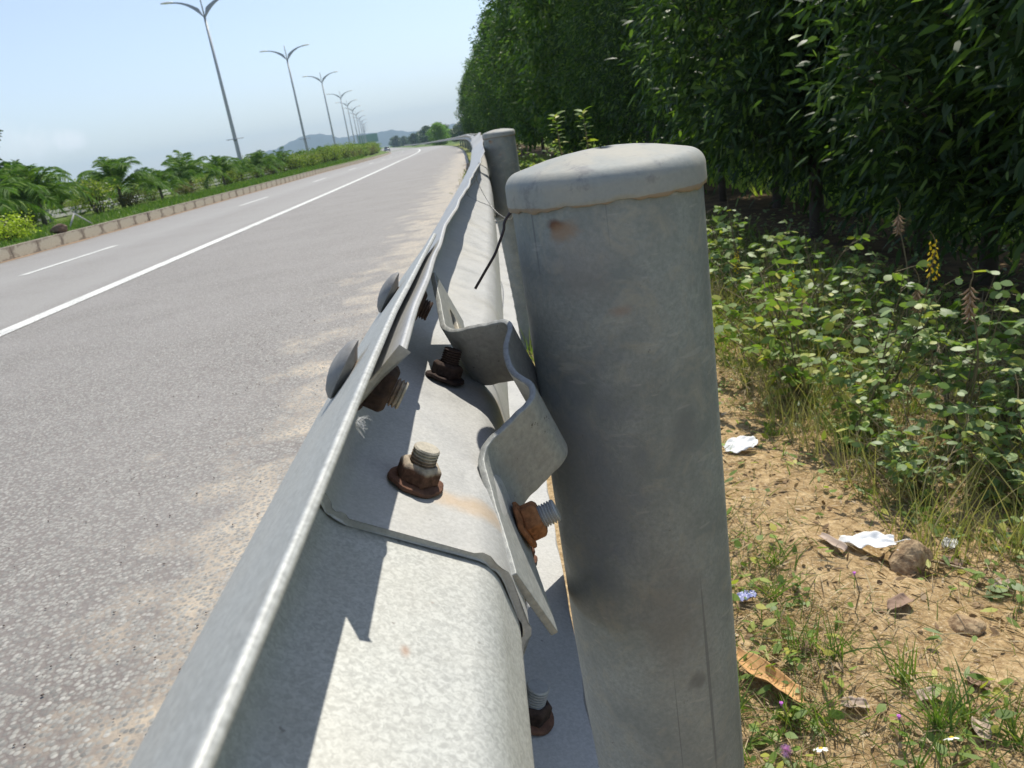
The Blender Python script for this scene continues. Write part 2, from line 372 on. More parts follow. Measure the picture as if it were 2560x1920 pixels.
# ------------------------------------------------------------------ hills
def hills():
    key = [(-40, .1), (-30, .25), (-22, .3), (-16.8, .35), (-15.8, .45), (-14.8, .68), (-14, .95), (-13.3, 1.0), (-12.1, 1.36), (-11.3, 1.57), (-10.3, 1.56), (-9.4, 1.3), (-9, 1.07), (-8.2, 1.09), (-7.5, 1.14),
           (-6.4, 1.04), (-5.4, 1.09), (-4.1, .74), (-2.9, .75), (-1.6, .84), (-1, .84), (0, .6), (4, .5), (12, .9), (25, .7), (50, .3)]
    az = np.arange(-40, 50, .16); h = np.interp(az, *zip(*key))
    V = []; rs = np.linspace(2100, 3300, 15)
    for a, hh in zip(az, h):
        ar = math.radians(a)
        for r in rs:
            e = math.exp(-((r - 2700) / 260) ** 2)
            z = 2700 * math.tan(math.radians(hh)) * e * (1 + .05 * math.sin(a * 5 + r * .013) * (1 - e)) + .9 * math.sin(a * 9 + r * .03) * e + .5 * math.sin(a * 31) * e - 4
            V.append((r * math.sin(ar), r * math.cos(ar), z))
    m = len(rs); n = len(az); ii = (np.arange(n - 1)[:, None] * m + np.arange(m - 1)[None]).ravel()
    t = NT('wooded hill', .95, 0, .1); t.base(t.mix(t.noise(.012, 6, .6), (.02, .035, .035), (.045, .06, .055)))
    o = link('hills', npmesh('hills', V, np.stack([ii, ii + m, ii + m + 1, ii + 1], 1)), t.m); tag(o, kind='structure')
hills()
#PART2
# ------------------------------------------------------------------ W-beam guardrail
def wprofile(lip=0.0, hd=.066):
    half = [(lip, .155), (hd, .112), (hd, .080), (0.0, .024)]
    pts = [np.array(p) for p in half + [(d, -v) for d, v in half[::-1]]]
    R = {1: .014, 2: .022, 3: .026, 4: .026, 5: .022, 6: .014}
    out = [pts[0], pts[0] * .8 + pts[1] * .2, pts[0] * .5 + pts[1] * .5]
    for i in range(1, len(pts) - 1):
        a, b, c = pts[i - 1], pts[i], pts[i + 1]
        u = (a - b) / np.linalg.norm(a - b); w = (c - b) / np.linalg.norm(c - b)
        hf = np.arccos(np.clip(u @ w, -1, 1)) / 2
        t_ = min(R[i] / np.tan(hf), np.linalg.norm(a - b) * .48, np.linalg.norm(c - b) * .48); r = t_ * np.tan(hf)
        cen = b + (u + w) / np.linalg.norm(u + w) * r / np.sin(hf)
        a0 = np.arctan2(*(b + u * t_ - cen)[::-1]); a1 = np.arctan2(*(b + w * t_ - cen)[::-1])
        da = (a1 - a0 + np.pi) % (2 * np.pi) - np.pi
        for k in range(7):
            an = a0 + da * k / 6; out.append(cen + r * np.array([np.cos(an), np.sin(an)]))
    out += [(pts[-2] + pts[-1]) / 2, pts[-1]]
    return np.array(out)
PR = wprofile(); NP = len(PR)
_t = np.gradient(PR, axis=0); _t /= np.linalg.norm(_t, axis=1)[:, None]
PN = np.stack([_t[:, 1], -_t[:, 0]], 1)       # normal in (d, v); sign fixed below: positive = rear/inner side
if PN[0][0] > 0 and PN[0][1] > 0: PN = -PN
ARC = np.concatenate([[0], np.cumsum(np.linalg.norm(np.diff(PR, axis=0), axis=1))])
RY = [-5, .4, .7, .95, 1.3, 1.8, 3.1, 4.5, 6, 500]
RC = [-.016, -.015, -.009, -.002, .006, .018, .044, .058, .062, .062]
RT = [12, 12, 11.5, 10.5, 9, 7, 1.5, 0, 0, 0]
def lift(Y): return .07 * math.exp(-((Y - 5.6) / 1.5) ** 2) + (.010 * wv(Y * .9, 2) if Y > 7 else 0) + dz(Y)
def railsec(Y, off=0.0, wob=0.0, seed=0, lipx=0.0):
    th = math.radians(np.interp(Y, RY, RT)); c, s = math.cos(th), math.sin(th)
    q = PR - PR[0]; n = PN * off
    X = -(q[:, 0] + n[:, 0]); Z = q[:, 1] + n[:, 1]
    X, Z = X * c - Z * s, X * s + Z * c
    X0 = -q[:, 0] * c - q[:, 1] * s
    X = X - X0[:30].max() + np.interp(Y, RY, RC) - cv(Y); Z = Z + CZ - .08 + lift(Y)
    if wob:
        w = np.exp(-ARC / .05) * wob
        X = X + w * wv(Y * 6, seed); Z = Z + w * wv(Y * 8.5, seed + 4) * .8
    if lipx and Y < .9: X = X + lipx * np.exp(-ARC / .035) * float(np.clip((.78 - Y) / .16, 0, 1))
    if Y > 6: X = X + .02 * wv(Y * .55, 5) * min(1, (Y - 6) / 6)
    return X, Z
def rail_panel(name, Y0, Y1, off, th, mat, ys=None, skew0=None, wob=0, seed=0, parent=None, lipx=0.0):
    ys = np.asarray(ys if ys is not None else np.arange(Y0, Y1 + 1e-6, .04)); n = len(ys)
    P = []
    for sgn in (0, 1):
        for k, Y in enumerate(ys):
            X = np.zeros(NP); Z = np.zeros(NP); YY = np.full(NP, Y)
            if skew0 is not None:
                YY = Y + skew0 * (1 - (Y - Y0) / (Y1 - Y0)) ** 12
                YY = np.maximum(YY, Y)
            if skew0 is not None and (Y - Y0) < .3:
                for j in range(NP):
                    a, b = railsec(YY[j], off + sgn * th, wob, seed, lipx); X[j] = a[j]; Z[j] = b[j]
            else: X, Z = railsec(Y, off + sgn * th, wob, seed, lipx)
            P.append(np.stack([X, YY, Z], 1))
    P = np.array(P); A, B = P[:n], P[n:]
    V = P.reshape(-1, 3); F = []
    idx = lambda s, i, j: (s * n + i) * NP + j
    for i in range(n - 1):
        for j in range(NP - 1):
            F.append((idx(0, i, j), idx(0, i, j + 1), idx(0, i + 1, j + 1), idx(0, i + 1, j)))
            F.append((idx(1, i, j), idx(1, i + 1, j), idx(1, i + 1, j + 1), idx(1, i, j + 1)))
        for j in (0, NP - 1): F.append((idx(0, i, j), idx(0, i + 1, j), idx(1, i + 1, j), idx(1, i, j)))
    for j in range(NP - 1):
        for i in (0, n - 1): F.append((idx(0, i, j), idx(0, i, j + 1), idx(1, i, j + 1), idx(1, i, j)))
    me = npmesh(name, V, F); o = link(name, me, mat, parent)
    me.set_sharp_from_angle(angle=math.radians(50))
    if skew0 is not None or Y0 < 0:
        bv = o.modifiers.new('bevel', 'BEVEL'); bv.width = .0011; bv.segments = 3; bv.limit_method = 'ANGLE'; bv.angle_limit = math.radians(60); bv.harden_normals = False
    return o

rustc = (.30, .13, .045)
g_near = galv('galvanised rail with coarse spangle', stains=[((-.058, .262, CZ - .19), .0035, rustc, .5, (1, .6, 1)), ((-.05, .30, CZ - .195), .0018, (.2, .1, .06), .9, (1, 1, 1)), ((-.03, .24, CZ - .21), .0022, (.3, .2, .1), .7, (1, .5, 1))], contrast=.19, spangle=430, base=(.43, .437, .41), smudge=.16)
g_far = galv('galvanised rail fine', stains=[((-.035, .395, CZ - .20), .034, (.50, .33, .16), .5, (.55, 2.2, 1)), ((-.02, .60, CZ - .215), .034, (.45, .33, .2), .45, (.6, 1.8, 1)),
    ((-.008, .56, CZ - .235), .03, (.40, .26, .14), .35, (1, .6, 1))], contrast=.10, spangle=420, base=(.43, .43, .415), smudge=.2)
g_old = galv('galvanised rail weathered', contrast=.08, spangle=200, base=(.46, .44, .395), smudge=.2)
SEAM = np.interp(ARC, [0, .010, .022, .04, .10, .165, .20, .40], [.017, .019, .030, .040, .044, .043, .048, .06])
o = rail_panel('guardrail_beam', -1.2, .69, 0, -.0032, g_near, ys=list(np.arange(-1.2, .67, .03)) + [.675, .69], wob=.0004, seed=3)
tag(o, 'near W-beam guardrail panel with mottled zinc running out of the bottom of the picture', 'guardrail', 'guardrail panels along the road')
far = rail_panel('guardrail_beam', .300, 4.3, .0012, .0036, g_far, ys=[.30, .303, .31, .33, .36] + list(np.arange(.39, 4.3, .03)) + [4.3], skew0=SEAM, wob=.0026, seed=1, lipx=.0058)
tag(far, 'W-beam guardrail panel overlapping the near one, bolted at the splice beside the nearest post', 'guardrail', 'guardrail panels along the road')
# the farther panels
ordn = ['third', 'fourth', 'fifth', 'sixth', 'seventh', 'eighth', 'ninth', 'tenth', 'eleventh', 'twelfth', 'thirteenth', 'fourteenth', 'fifteenth', 'sixteenth', 'seventeenth', 'eighteenth', 'nineteenth', 'twentieth']
y0 = 4.0
for k in range(18):
    L = 4.32 if k < 6 else (8.6 if k < 11 else (20 if k < 14 else 50))
    ys = np.arange(y0, y0 + L + .01, .12 if k < 3 else (.5 if k < 10 else 2.0))
    o = rail_panel('guardrail_beam', y0, y0 + L, .005 * (1 - k % 2), .0036, g_old, ys=ys, wob=.012, seed=k)
    tag(o, ordn[k] + ' guardrail panel along the rail, counted from the camera, dull zinc on the bend', 'guardrail', 'guardrail panels along the road')
    y0 += L - .3
YEND = y0

# ---- nuts, bolts, washers
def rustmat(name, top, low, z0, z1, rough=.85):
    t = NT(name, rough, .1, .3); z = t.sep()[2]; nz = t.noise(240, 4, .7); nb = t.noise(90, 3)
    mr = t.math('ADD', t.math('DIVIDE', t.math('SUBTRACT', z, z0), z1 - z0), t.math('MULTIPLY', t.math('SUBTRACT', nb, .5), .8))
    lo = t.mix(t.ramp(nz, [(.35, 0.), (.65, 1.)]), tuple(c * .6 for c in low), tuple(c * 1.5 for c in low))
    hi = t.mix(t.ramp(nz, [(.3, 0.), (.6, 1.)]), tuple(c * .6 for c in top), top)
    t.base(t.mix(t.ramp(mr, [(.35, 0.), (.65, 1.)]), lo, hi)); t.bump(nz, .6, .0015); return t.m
m_nut = rustmat('rusty dusty nut with painted shaded sides', (.46, .39, .30), (.10, .052, .034), .0075, .0155)  # rust and dust, with the shade on the side faces painted into the ramp
m_dark = rustmat('rusted nut painted dark for shade', (.07, .045, .035), (.035, .022, .018), .0, .02)  # rust taken near black: shadow over these nuts is put into the colour
m_rust = rustmat('bright rust nut', (.34, .15, .06), (.22, .09, .035), .0, .014)
m_washer = rustmat('rusty washer', (.17, .085, .055), (.09, .05, .035), -.01, .01)
m_thread = rustmat('dusty bolt end', (.50, .46, .38), (.20, .15, .11), .012, .024)
m_thz = galv('zinc bolt end', spangle=300, contrast=.1, base=(.36, .37, .37))
m_head = galv('weathered bolt head', stains=[((0, .013, 0), .012, (.26, .14, .07), .9, (1, 1, 1))], spangle=260, contrast=.12, base=(.19, .19, .185), rough=.75)
def frame(pos, nrm, spin=0):
    q = Vector(nrm).normalized().to_track_quat('Z', 'Y').to_matrix().to_4x4()
    return Matrix.Translation(pos) @ q @ Matrix.Rotation(spin, 4, 'Z')
def nut_bolt(pos, nrm, parent, mats, spin=0, protr=.012, tilt=0, head=None, length=None):
    b = MB(); r = .0076; pr = []
    z = -.012 if head is None else -(length or .02)
    if head is None: pr += [(r * .9, z), (r * .9, .013)]
    else: pr += [(r * .9, z), (r * .9, .013)]
    z = .013; top = .0135 + protr
    while z < top - .0016: pr += [(r, z), (r, z + .0006), (r * .86, z + .001), (r * .86, z + .0014)]; z += .0019
    pr += [(r, top - .001), (r * .9, top)]
    b.lathe(pr, 20)
    bo = b.build('bolt', mats[2], parent, angle=35); bo.matrix_local = frame(pos, nrm, spin)
    n = MB(); R = .0128
    n.lathe([(R * .92, .0030), (R, .0042), (R, .0118), (R * .80, .0140), (r * 1.12, .0140), (r * 1.02, .0128)], 6, cap=True)
    no = n.build('nut', mats[0], bo, smooth=False, bevel=.0007)
    w = MB()
    def wob(q, rr, zz): return .0006 * math.sin(q * 3 + 1) + .0004 * math.sin(q * 7)
    w.lathe([(.0156, .0002), (.0163, .0010), (.0159, .0026), (.0142, .0034), (.0085, .0034)], 36, wob=wob)
    w.build('washer', mats[1], bo, angle=40)
    if head:
        h = MB(); hz = -length
        h.lathe([(.0076, hz + .002), (.0125, hz - .0003), (.0160, hz - .0014), (.0158, hz - .0030), (.0128, hz - .0056), (.0080, hz - .0073), (.0035, hz - .0082), (.0005, hz - .0084)], 32)
        h.build('bolt_head', m_head, bo, angle=60)
    return bo
def railpoint(Y, frac_idx, off):
    X, Z = railsec(Y, off); X1, Z1 = railsec(Y, off + .01)
    i = int(frac_idx); f = frac_idx - i
    p = Vector((X[i] * (1 - f) + X[i + 1] * f, Y, Z[i] * (1 - f) + Z[i + 1] * f)); q = Vector((X1[i] * (1 - f) + X1[i + 1] * f, Y, Z1[i] * (1 - f) + Z1[i + 1] * f))
    return p, (q - p).normalized()
# index of the straight floor segment (between the two rounded corners) and of the others
FL = 3 + 7 + 6; LOWI = NP - 3
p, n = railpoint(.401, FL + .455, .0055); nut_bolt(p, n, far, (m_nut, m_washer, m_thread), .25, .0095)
p, n = railpoint(.599, FL + .555, .0055); nut_bolt(p, n + Vector((-.05, .12, 0)), far, (m_dark, m_dark, m_dark), .1, .012)
for Y, sp in ((.368, .1), (.556, .5)):
    p, n = railpoint(Y, 1.72, .0050); n = Vector((.82, -.04, -.57)).normalized(); nut_bolt(p, n, far, (m_dark, m_dark, m_dark if Y > .5 else m_thread), sp, .0065, head=True, length=.0100)
p, n = railpoint(.412, LOWI + .95, .0055); nut_bolt(p, n, far, (m_dark, m_washer, m_thz), .4, .012)
p, n = railpoint(.612, LOWI + 1.02, .0055); nut_bolt(p, n, far, (m_washer, m_washer, m_thz), .1, .012)

# ---- posts
def post_material(seed, off=(0, 0, 0)):
    st = [((-.045, -.054, -.043), .0085, (.09, .03, .018), 1.0, (.6, 1, 1.5)), ((-.040, -.057, -.047), .012, (.28, .17, .09), .7, (.5, 1, 1.2)), ((-.034, -.062, -.068), .030, (.30, .25, .21), .25, (.7, 1, .8)), ((-.010, -.069, -.105), .007, (.28, .17, .13), .45, (.6, 1, 1.2)),
          ((.006, -.07, -.36), .05, (.17, .17, .165), .5, (1.2, 1, .6)), ((-.045, -.055, -.24), .06, (.19, .21, .24), .6, (1, 1, .45)), ((.03, -.064, -.20), .018, (.16, .17, .17), .5, (1, 1, .6)), ((.02, -.067, -.42), .012, (.12, .12, .12), .6, (1, 1, 1.2))]
    t = NT('galvanised post ' + str(seed), .55, .2, .4)
    a = t.noise(300, 3, .7); b = t.noise(34, 6, .72, dist=.6); c = t.noise(9, 6, .65, dist=.5)
    col = t.mix(t.ramp(a, [(.3, 0.), (.7, 1.)]), (.215, .238, .228), (.315, .338, .322))
    col = t.mix(t.math('MULTIPLY', t.ramp(c, [(.40, 0.), (.60, 1.)]), .7), col, (.165, .185, .18))
    col = t.mix(t.math('MULTIPLY', t.ramp(b, [(.50, 0.), (.68, 1.)]), .6), col, (.36, .345, .28))
    col = t.mix(t.math('MULTIPLY', t.ramp(t.noise(120, 3, .75), [(.68, 0.), (.74, 1.)]), .6), col, (.13, .12, .11))
    # thin vertical scratches
    sv = t.noise(1, 2, .5, co=t.map((150, 150, 2.2)))
    col = t.mix(t.math('MULTIPLY', t.ramp(sv, [(.69, 0.), (.72, 1.)]), .7), col, (.12, .13, .135))
    s2 = t.noise(1, 2, .5, co=t.map((30, 30, 160), (3, 1, 0)))
    col = t.mix(t.math('MULTIPLY', t.ramp(s2, [(.66, 0.), (.70, 1.)]), .4), col, (.38, .38, .35))
    for (cc, r, colr, k, sc) in st:
        m = t.blob(cc, r, .8, t.noise(70, 4), r * 1.2, sc); col = t.mix(t.math('MULTIPLY', m, k), col, colr)
    t.base(col); t.put(t.b.inputs['Roughness'], t.ramp(b, [(.3, .5), (.7, .75)])); t.bump(t.math('ADD', b, t.math('MULTIPLY', a, .5)), .3, .0025)
    return t.m
pm = post_material(1)
def cap_mat():
    t = NT('galvanised post cap', .72, .1, .3); z = t.sep()[2]
    b = t.noise(45, 5, .7); c = t.noise(14, 4, .6); a = t.noise(300, 2)
    col = t.mix(a, (.25, .265, .25), (.33, .34, .315))
    col = t.mix(t.math('MULTIPLY', t.ramp(c, [(.44, 0.), (.60, 1.)]), .6), col, (.40, .37, .30))
    col = t.mix(t.math('MULTIPLY', t.ramp(b, [(.56, 0.), (.66, 1.)]), .6), col, (.17, .17, .175))
    rim = t.ramp(t.math('ADD', t.math('MULTIPLY', z, -30), t.math('MULTIPLY', b, .12)), [(.985, 0.), (1.03, 1.)])
    t.base(t.mix(t.math('MULTIPLY', rim, .7), col, (.26, .19, .12))); t.bump(b, .2, .003); return t.m
cm = cap_mat()
def make_post(x, y, ztop, label, tilt=0.0):
    """origin at the top centre of the cap"""
    root = empty('guardrail_post', (x, y, ztop)); tag(root, label, 'post', 'steel posts behind the guardrail'); root.rotation_euler = (tilt, -tilt * .3, 0)
    b = MB(); zs = [-1.25, -.9, -.6, -.45, -.36, -.3, -.2, -.1, -.02]
    k = 96; rings = []
    for z in zs:
        rings.append([(.0700 * math.cos(2 * math.pi * j / k), .0700 * math.sin(2 * math.pi * j / k), z) for j in range(k)])
    b.grid(rings, closev=True); b.build('post_tube', pm, root)
    c = MB()
    def wob(q, r, z):
        if z > -.0285: return .0007 * math.sin(2 * q + 1)
        return .0014 * math.sin(3 * q + .6) + .0008 * math.sin(11 * q) + .0005 * math.sin(23 * q) + .0004 * math.sin(41 * q)
    prof = [(.0696, -.0322), (.0712, -.0332), (.0724, -.0328), (.0730, -.0295), (.0728, -.025)]
    for i in range(9):
        a_ = math.pi / 2 * .86 * i / 8; prof.append((.0728 - .0125 * (1 - math.cos(a_)), -.0205 + .0120 * math.sin(a_)))
    prof += [(.050, -.0058), (.040, -.0036), (.026, -.0015), (.012, -.0003), (.0005, 0)]
    c.lathe(prof, 160, wob=wob); c.build('post_cap', cm, root)
    w = MB(); V = []
    return root
make_post(.0915, .583, CZ - .0245, 'thick round galvanised post with domed cap and rust spot, nearest the camera')
make_post(.1215, 3.57, CZ - .005, 'second galvanised post with its cap showing just over the rail behind the nearest one', .01)
yy = 7.6; k = 2
nm = ['third', 'fourth', 'fifth', 'sixth', 'seventh', 'eighth', 'ninth', 'tenth', 'eleventh', 'twelfth', 'thirteenth', 'fourteenth', 'fifteenth']
for k in range(13):
    yy = 7.6 + 4.0 * k if k < 8 else 35.6 + 8 * (k - 7)
    src = [o for o in COL.objects if o.name == 'guardrail_post'][0]
    c = copy_tree(src); c.location = (.135 - cv(yy), yy, CZ - .06 + lift(yy)); c.rotation_euler = (0, 0, .7 * k)
    c['label'] = nm[k] + ' post holding the guardrail, counted from the camera, small and far along the bend'

# ---- bent mounting bracket, loose on its one remaining bolt
BP = np.array([-.0349, .533, CZ - .169])
def rotv(w):
    th = np.linalg.norm(w); k = w / th; K = np.array([[0, -k[2], k[1]], [k[2], 0, -k[0]], [-k[1], k[0], 0]])
    return np.eye(3) + np.sin(th) * K + (1 - np.cos(th)) * K @ K
BR = rotv(np.array([.3127, -.3066, .0599])) @ np.stack([[0, -1, 0], [1, 0, 0], [0, 0, -1]], 1).astype(float)
BM = Matrix(((*BR[0], BP[0]), (*BR[1], BP[1]), (*BR[2], BP[2]), (0, 0, 0, 1)))
brk = empty('mounting_bracket'); brk.matrix_world = BM
tag(brk, 'wavy bent steel mounting bracket hanging loose between the rail splice and the nearest post', 'bracket')
def bracket():
    L, b, s, H, D = .184, .0735, .0498, .0444, .0345; Wd = .060
    ctrl = [(L, .001), (b + .045, .0), (b, .001), (s + .004, H), (0, D), (-s - .004, H), (-b, 0.002), (-L, 0.0)]
    ctrl = [(L, .001), (b + .004, -.001), (s, H + .007), (.014, D + .003), (-.014, D + .003), (-s, H + .008), (-b - .002, -.003), (-L, 0.0)]
    R = [0, .024, .019, .05, .05, .014, .024, 0]
    pts = [np.array(p) for p in ctrl]; out = [pts[0]]
    for i in range(1, len(pts) - 1):
        a, c_, e_ = pts[i - 1], pts[i], pts[i + 1]
        u = (a - c_) / np.linalg.norm(a - c_); w = (e_ - c_) / np.linalg.norm(e_ - c_)
        hf = np.arccos(np.clip(u @ w, -1, 1)) / 2
        t_ = min(R[i] / np.tan(hf), np.linalg.norm(a - c_) * .49, np.linalg.norm(e_ - c_) * .49); r = t_ * np.tan(hf)
        cen = c_ + (u + w) / np.linalg.norm(u + w) * r / np.sin(hf)
        a0 = np.arctan2(*(c_ + u * t_ - cen)[::-1]); a1 = np.arctan2(*(c_ + w * t_ - cen)[::-1])
        da = (a1 - a0 + np.pi) % (2 * np.pi) - np.pi
        for k in range(13):
            an = a0 + da * k / 12; out.append(cen + r * np.array([np.cos(an), np.sin(an)]))
    out.append(pts[-1]); out = np.array(out)
    s_ = np.concatenate([[0], np.cumsum(np.linalg.norm(np.diff(out, axis=0), axis=1))]); T = s_[-1]
    step = .0020; n = int(T / step); ss = np.linspace(0, T, n + 1)
    l = np.interp(ss, s_, out[:, 0]); nn = np.interp(ss, s_, out[:, 1])
    m = 30; ws = np.linspace(0, Wd, m + 1)
    # slot in the free tab
    sc, sr, sl = T - .050, .0075, .011
    S2 = np.repeat(ss[:, None], m + 1, 1); W2 = np.repeat(ws[None], n + 1, 0).copy()
    # rounded corners at the ends
    V = np.zeros((n + 1, m + 1, 3))
    keep = np.ones((n, m), bool); mv = {}
    cs = (ss[:-1] + ss[1:]) / 2; cw = (ws[:-1] + ws[1:]) / 2
    for i in range(n):
        for j in range(m):
            d = math.hypot(max(abs(cs[i] - sc) - sl, 0), cw[j] - Wd * .5)
            if d < sr: keep[i, j] = False
    used = np.zeros((n + 1, m + 1), int); cnt = np.zeros((n + 1, m + 1), int)
    for i in range(n):
        for j in range(m):
            for a in (0, 1):
                for c_ in (0, 1):
                    cnt[i + a, j + c_] += 1; used[i + a, j + c_] += keep[i, j]
    for i in range(n + 1):
        for j in range(m + 1):
            if used[i, j] < cnt[i, j] and used[i, j] > 0:
                ax = S2[i, j] - sc; ax0 = max(-sl, min(sl, ax)); dx = ax - ax0; dy = W2[i, j] - Wd * .5; d = math.hypot(dx, dy)
                if d > 1e-6: S2[i, j] = sc + ax0 + dx / d * sr; W2[i, j] = Wd * .5 + dy / d * sr
    L2 = np.interp(S2, s_, out[:, 0]); N2 = np.interp(S2, s_, out[:, 1])
    N2 = N2 + .0002 * np.sin(S2 * 90)
    edge = (np.arange(m + 1)[None] == 0) | (np.arange(m + 1)[None] == m)
    W2 = W2 + edge * (.0003 * np.sin(S2 * 210) + .00018 * np.sin(S2 * 570))
    Vv = np.stack([L2, N2, W2], -1).reshape(-1, 3)
    F = [(i * (m + 1) + j, i * (m + 1) + j + 1, (i + 1) * (m + 1) + j + 1, (i + 1) * (m + 1) + j) for i in range(n) for j in range(m) if keep[i, j]]
    me = npmesh('plate', Vv, F)
    mat = NT('bracket steel', .55, .25, .45); q = mat
    a = q.noise(230, 3, .65); b_ = q.noise(28, 5, .65)
    col = q.mix(q.ramp(a, [(.3, 0.), (.7, 1.)]), (.26, .27, .26), (.37, .38, .36))
    col = q.mix(q.math('MULTIPLY', q.ramp(b_, [(.5, 0.), (.7, 1.)]), .6), col, (.27, .265, .25))
    col = q.mix(q.ramp(q.noise(160, 3, .8), [(.66, 0.), (.72, 1.)]), col, (.10, .095, .09))
    col = q.mix(q.math('MULTIPLY', q.blob((-.135, 0, .04), .03, .9, q.noise(60, 4), .03), .6), col, (.52, .44, .31))
    q.base(col); q.bump(q.math('ADD', a, b_), .35, .0015)
    o = link('plate', me, q.m, brk)
    md = o.modifiers.new('thick', 'SOLIDIFY'); md.thickness = .0046; md.offset = 0
    bv = o.modifiers.new('bevel', 'BEVEL'); bv.width = .0006; bv.segments = 2; bv.limit_method = 'ANGLE'; bv.angle_limit = math.radians(50)
    me.set_sharp_from_angle(angle=math.radians(60))
bracket()
nut_bolt(Vector((.108, .0035, .047)), Vector((0, 1, 0)), brk, (m_rust, m_rust, m_thz), .5, .011)

# ---- tie wires and a bit of fluff
m_wire = flat('dark wire', (.06, .05, .055), .55, .5, .3, 60)
m_wire2 = flat('zinc wire', (.35, .35, .34), .45, .6, .3, 60)
def smooth_path(P, n=40):
    P = [Vector(p) for p in P]; out = []
    for i in range(len(P) - 1):
        p0, p1, p2, p3 = P[max(i - 1, 0)], P[i], P[i + 1], P[min(i + 2, len(P) - 1)]
        for k in range(n // (len(P) - 1)):
            t = k / (n // (len(P) - 1))
            out.append(.5 * ((2 * p1) + (-p0 + p2) * t + (2 * p0 - 5 * p1 + 4 * p2 - p3) * t * t + (-p0 + 3 * p1 - 3 * p2 + p3) * t ** 3))
    out.append(P[-1]); return out
b = MB(); b.tube(smooth_path([(.080, .70, CZ - .050), (.045, .715, CZ - .058), (.0207, .72, CZ - .0784), (.0161, .72, CZ - .089), (.0099, .72, CZ - .1006), (.0043, .72, CZ - .1101), (-.0065, .72, CZ - .1235), (-.0184, .72, CZ - .1383)], 60), .00135, 8)
tag(b.build('wire', m_wire), 'short dark stiff wire end sticking out from behind the nearest post over the rail', 'wire')
b = MB(); Yw = 2.2
X, Z = railsec(Yw, .006)
pts = [(X[j], Yw + .0005 * j, Z[j] + .001) for j in list(range(0, 3)) ]
fl = [(X[j] + .0015, Yw, Z[j] + .0015) for j in range(FL, FL + 9)]
b.tube(smooth_path([(X[0] - .003, Yw, Z[0] + .004), (X[0] * .4 + fl[0][0] * .6 + .012, Yw, Z[0] * .35 + fl[0][2] * .65 + .012)] + fl + [(fl[-1][0] + .03, 2.0, fl[-1][2] + .03), (.06, 1.3, CZ - .10), (.075, .66, CZ - .075)], 70), .0011, 6)
b.tube(smooth_path([(X[0] - .003, Yw + .01, Z[0] + .004), (X[0] * .4 + fl[0][0] * .6 + .012, Yw + .01, Z[0] * .35 + fl[0][2] * .65 + .014), (fl[4][0], Yw + .01, fl[4][2] + .002), (fl[-1][0] + .032, 2.0, fl[-1][2] + .022), (.063, 1.3, CZ - .108), (.075, .66, CZ - .085)], 60), .0009, 6)
tag(b.build('wire', m_wire2), 'thin doubled tie wire wrapped over the far rail and drawn back to the nearest post', 'wire')
b = MB()
for k in range(15):
    a0 = rnd.uniform(-1.2, 1.2); e = rnd.uniform(-1.4, .3); Lf = rnd.uniform(.003, .0065); p = Vector((-.0505, .236 + rnd.uniform(-.003, .003), CZ - .0815))
    d = Vector((math.cos(e) * math.cos(a0), math.sin(a0) * .8, math.sin(e)))
    b.tube([p, p + d * Lf * .5 + Vector((rnd.uniform(-1, 1), rnd.uniform(-1, 1), rnd.uniform(-1, 1))) * .001, p + d * Lf], .00006, 3, cap=False)
tag(b.build('feather', flat('white fluff', (.75, .74, .70), .9)), 'tiny white tuft of fluff caught under the lip of the near rail', 'feather')
#PART3
# ------------------------------------------------------------------ street lamps
m_pole = galv('lamp pole zinc', spangle=20, contrast=.05, base=(.40, .42, .43), smudge=.1)
m_arm = flat('lamp arm grey', (.30, .32, .35), .45, .3, .05)
m_lh = flat('lamp head pale', (.72, .73, .70), .4, .1, .05)
def make_lamp(H, crossbar):
    root = empty('street_lamp')
    b = MB(); b.tube([(0, 0, -.3), (0, 0, .5), (0, 0, H * .5), (0, 0, H - .55)], [.17, .16, .12, .085], 14); b.tube([(0, 0, H - .6), (0, 0, H + .95)], [.05, .045], 10); b.lathe([(.24, 0), (.24, .04), (.18, .05), (.17, .4)], 14)
    b.build('pole', m_pole, root)
    for s in (-1, 1):
        a = MB(); n = 14; top = []; P = []
        for i in range(n + 1):
            t_ = i / n; x = 2.05 * t_; z = H - .60 + 1.22 * (1 - (1 - t_) ** 2.1) * .98 - .0 * t_
            h = .95 * (1 - t_) ** 2.4 + .085; w = .12 - .06 * t_
            ring = [(s * x, -w, z - 0), (s * x, w, z), (s * x + s * .25 * (1 - t_) ** 2, w * .8, z + h * .62 + .02), (s * x + s * .25 * (1 - t_) ** 2, -w * .8, z + h * .62 + .02)]
            P.append(ring)
        a.grid(P, closev=True); a.f.append((0, 1, 2, 3)); a.f.append((4 * n + 3, 4 * n + 2, 4 * n + 1, 4 * n)); a.build('lamp_arm', m_arm, root, angle=40)
        h_ = MB(); Q = []
        for i in range(9):
            t_ = i / 8; x = 1.85 + .85 * t_; w = .045 + .13 * math.sin(math.pi * min(1, t_ * .8 + .12)) ; z = H + .655 + .02 * t_; hh = .05 + .05 * math.sin(math.pi * t_)
            Q.append([(s * x, w * math.cos(q), z + hh * math.sin(q) * (1 if math.sin(q) > 0 else .5)) for q in [2 * math.pi * j / 12 for j in range(12)]])
        h_.grid(Q, closev=True); h_.f.append(tuple(range(12))); h_.f.append(tuple(96 + j for j in reversed(range(12)))); h_.build('lamp_head', m_lh, root)
    if crossbar:
        c = MB(); c.tube([(-.62, 0, 2.92), (.62, 0, 2.92)], .025, 8); c.box(-.12, .12, -.16, .16, 2.80, 2.98); c.build('crossbar', m_arm, root)
    return root
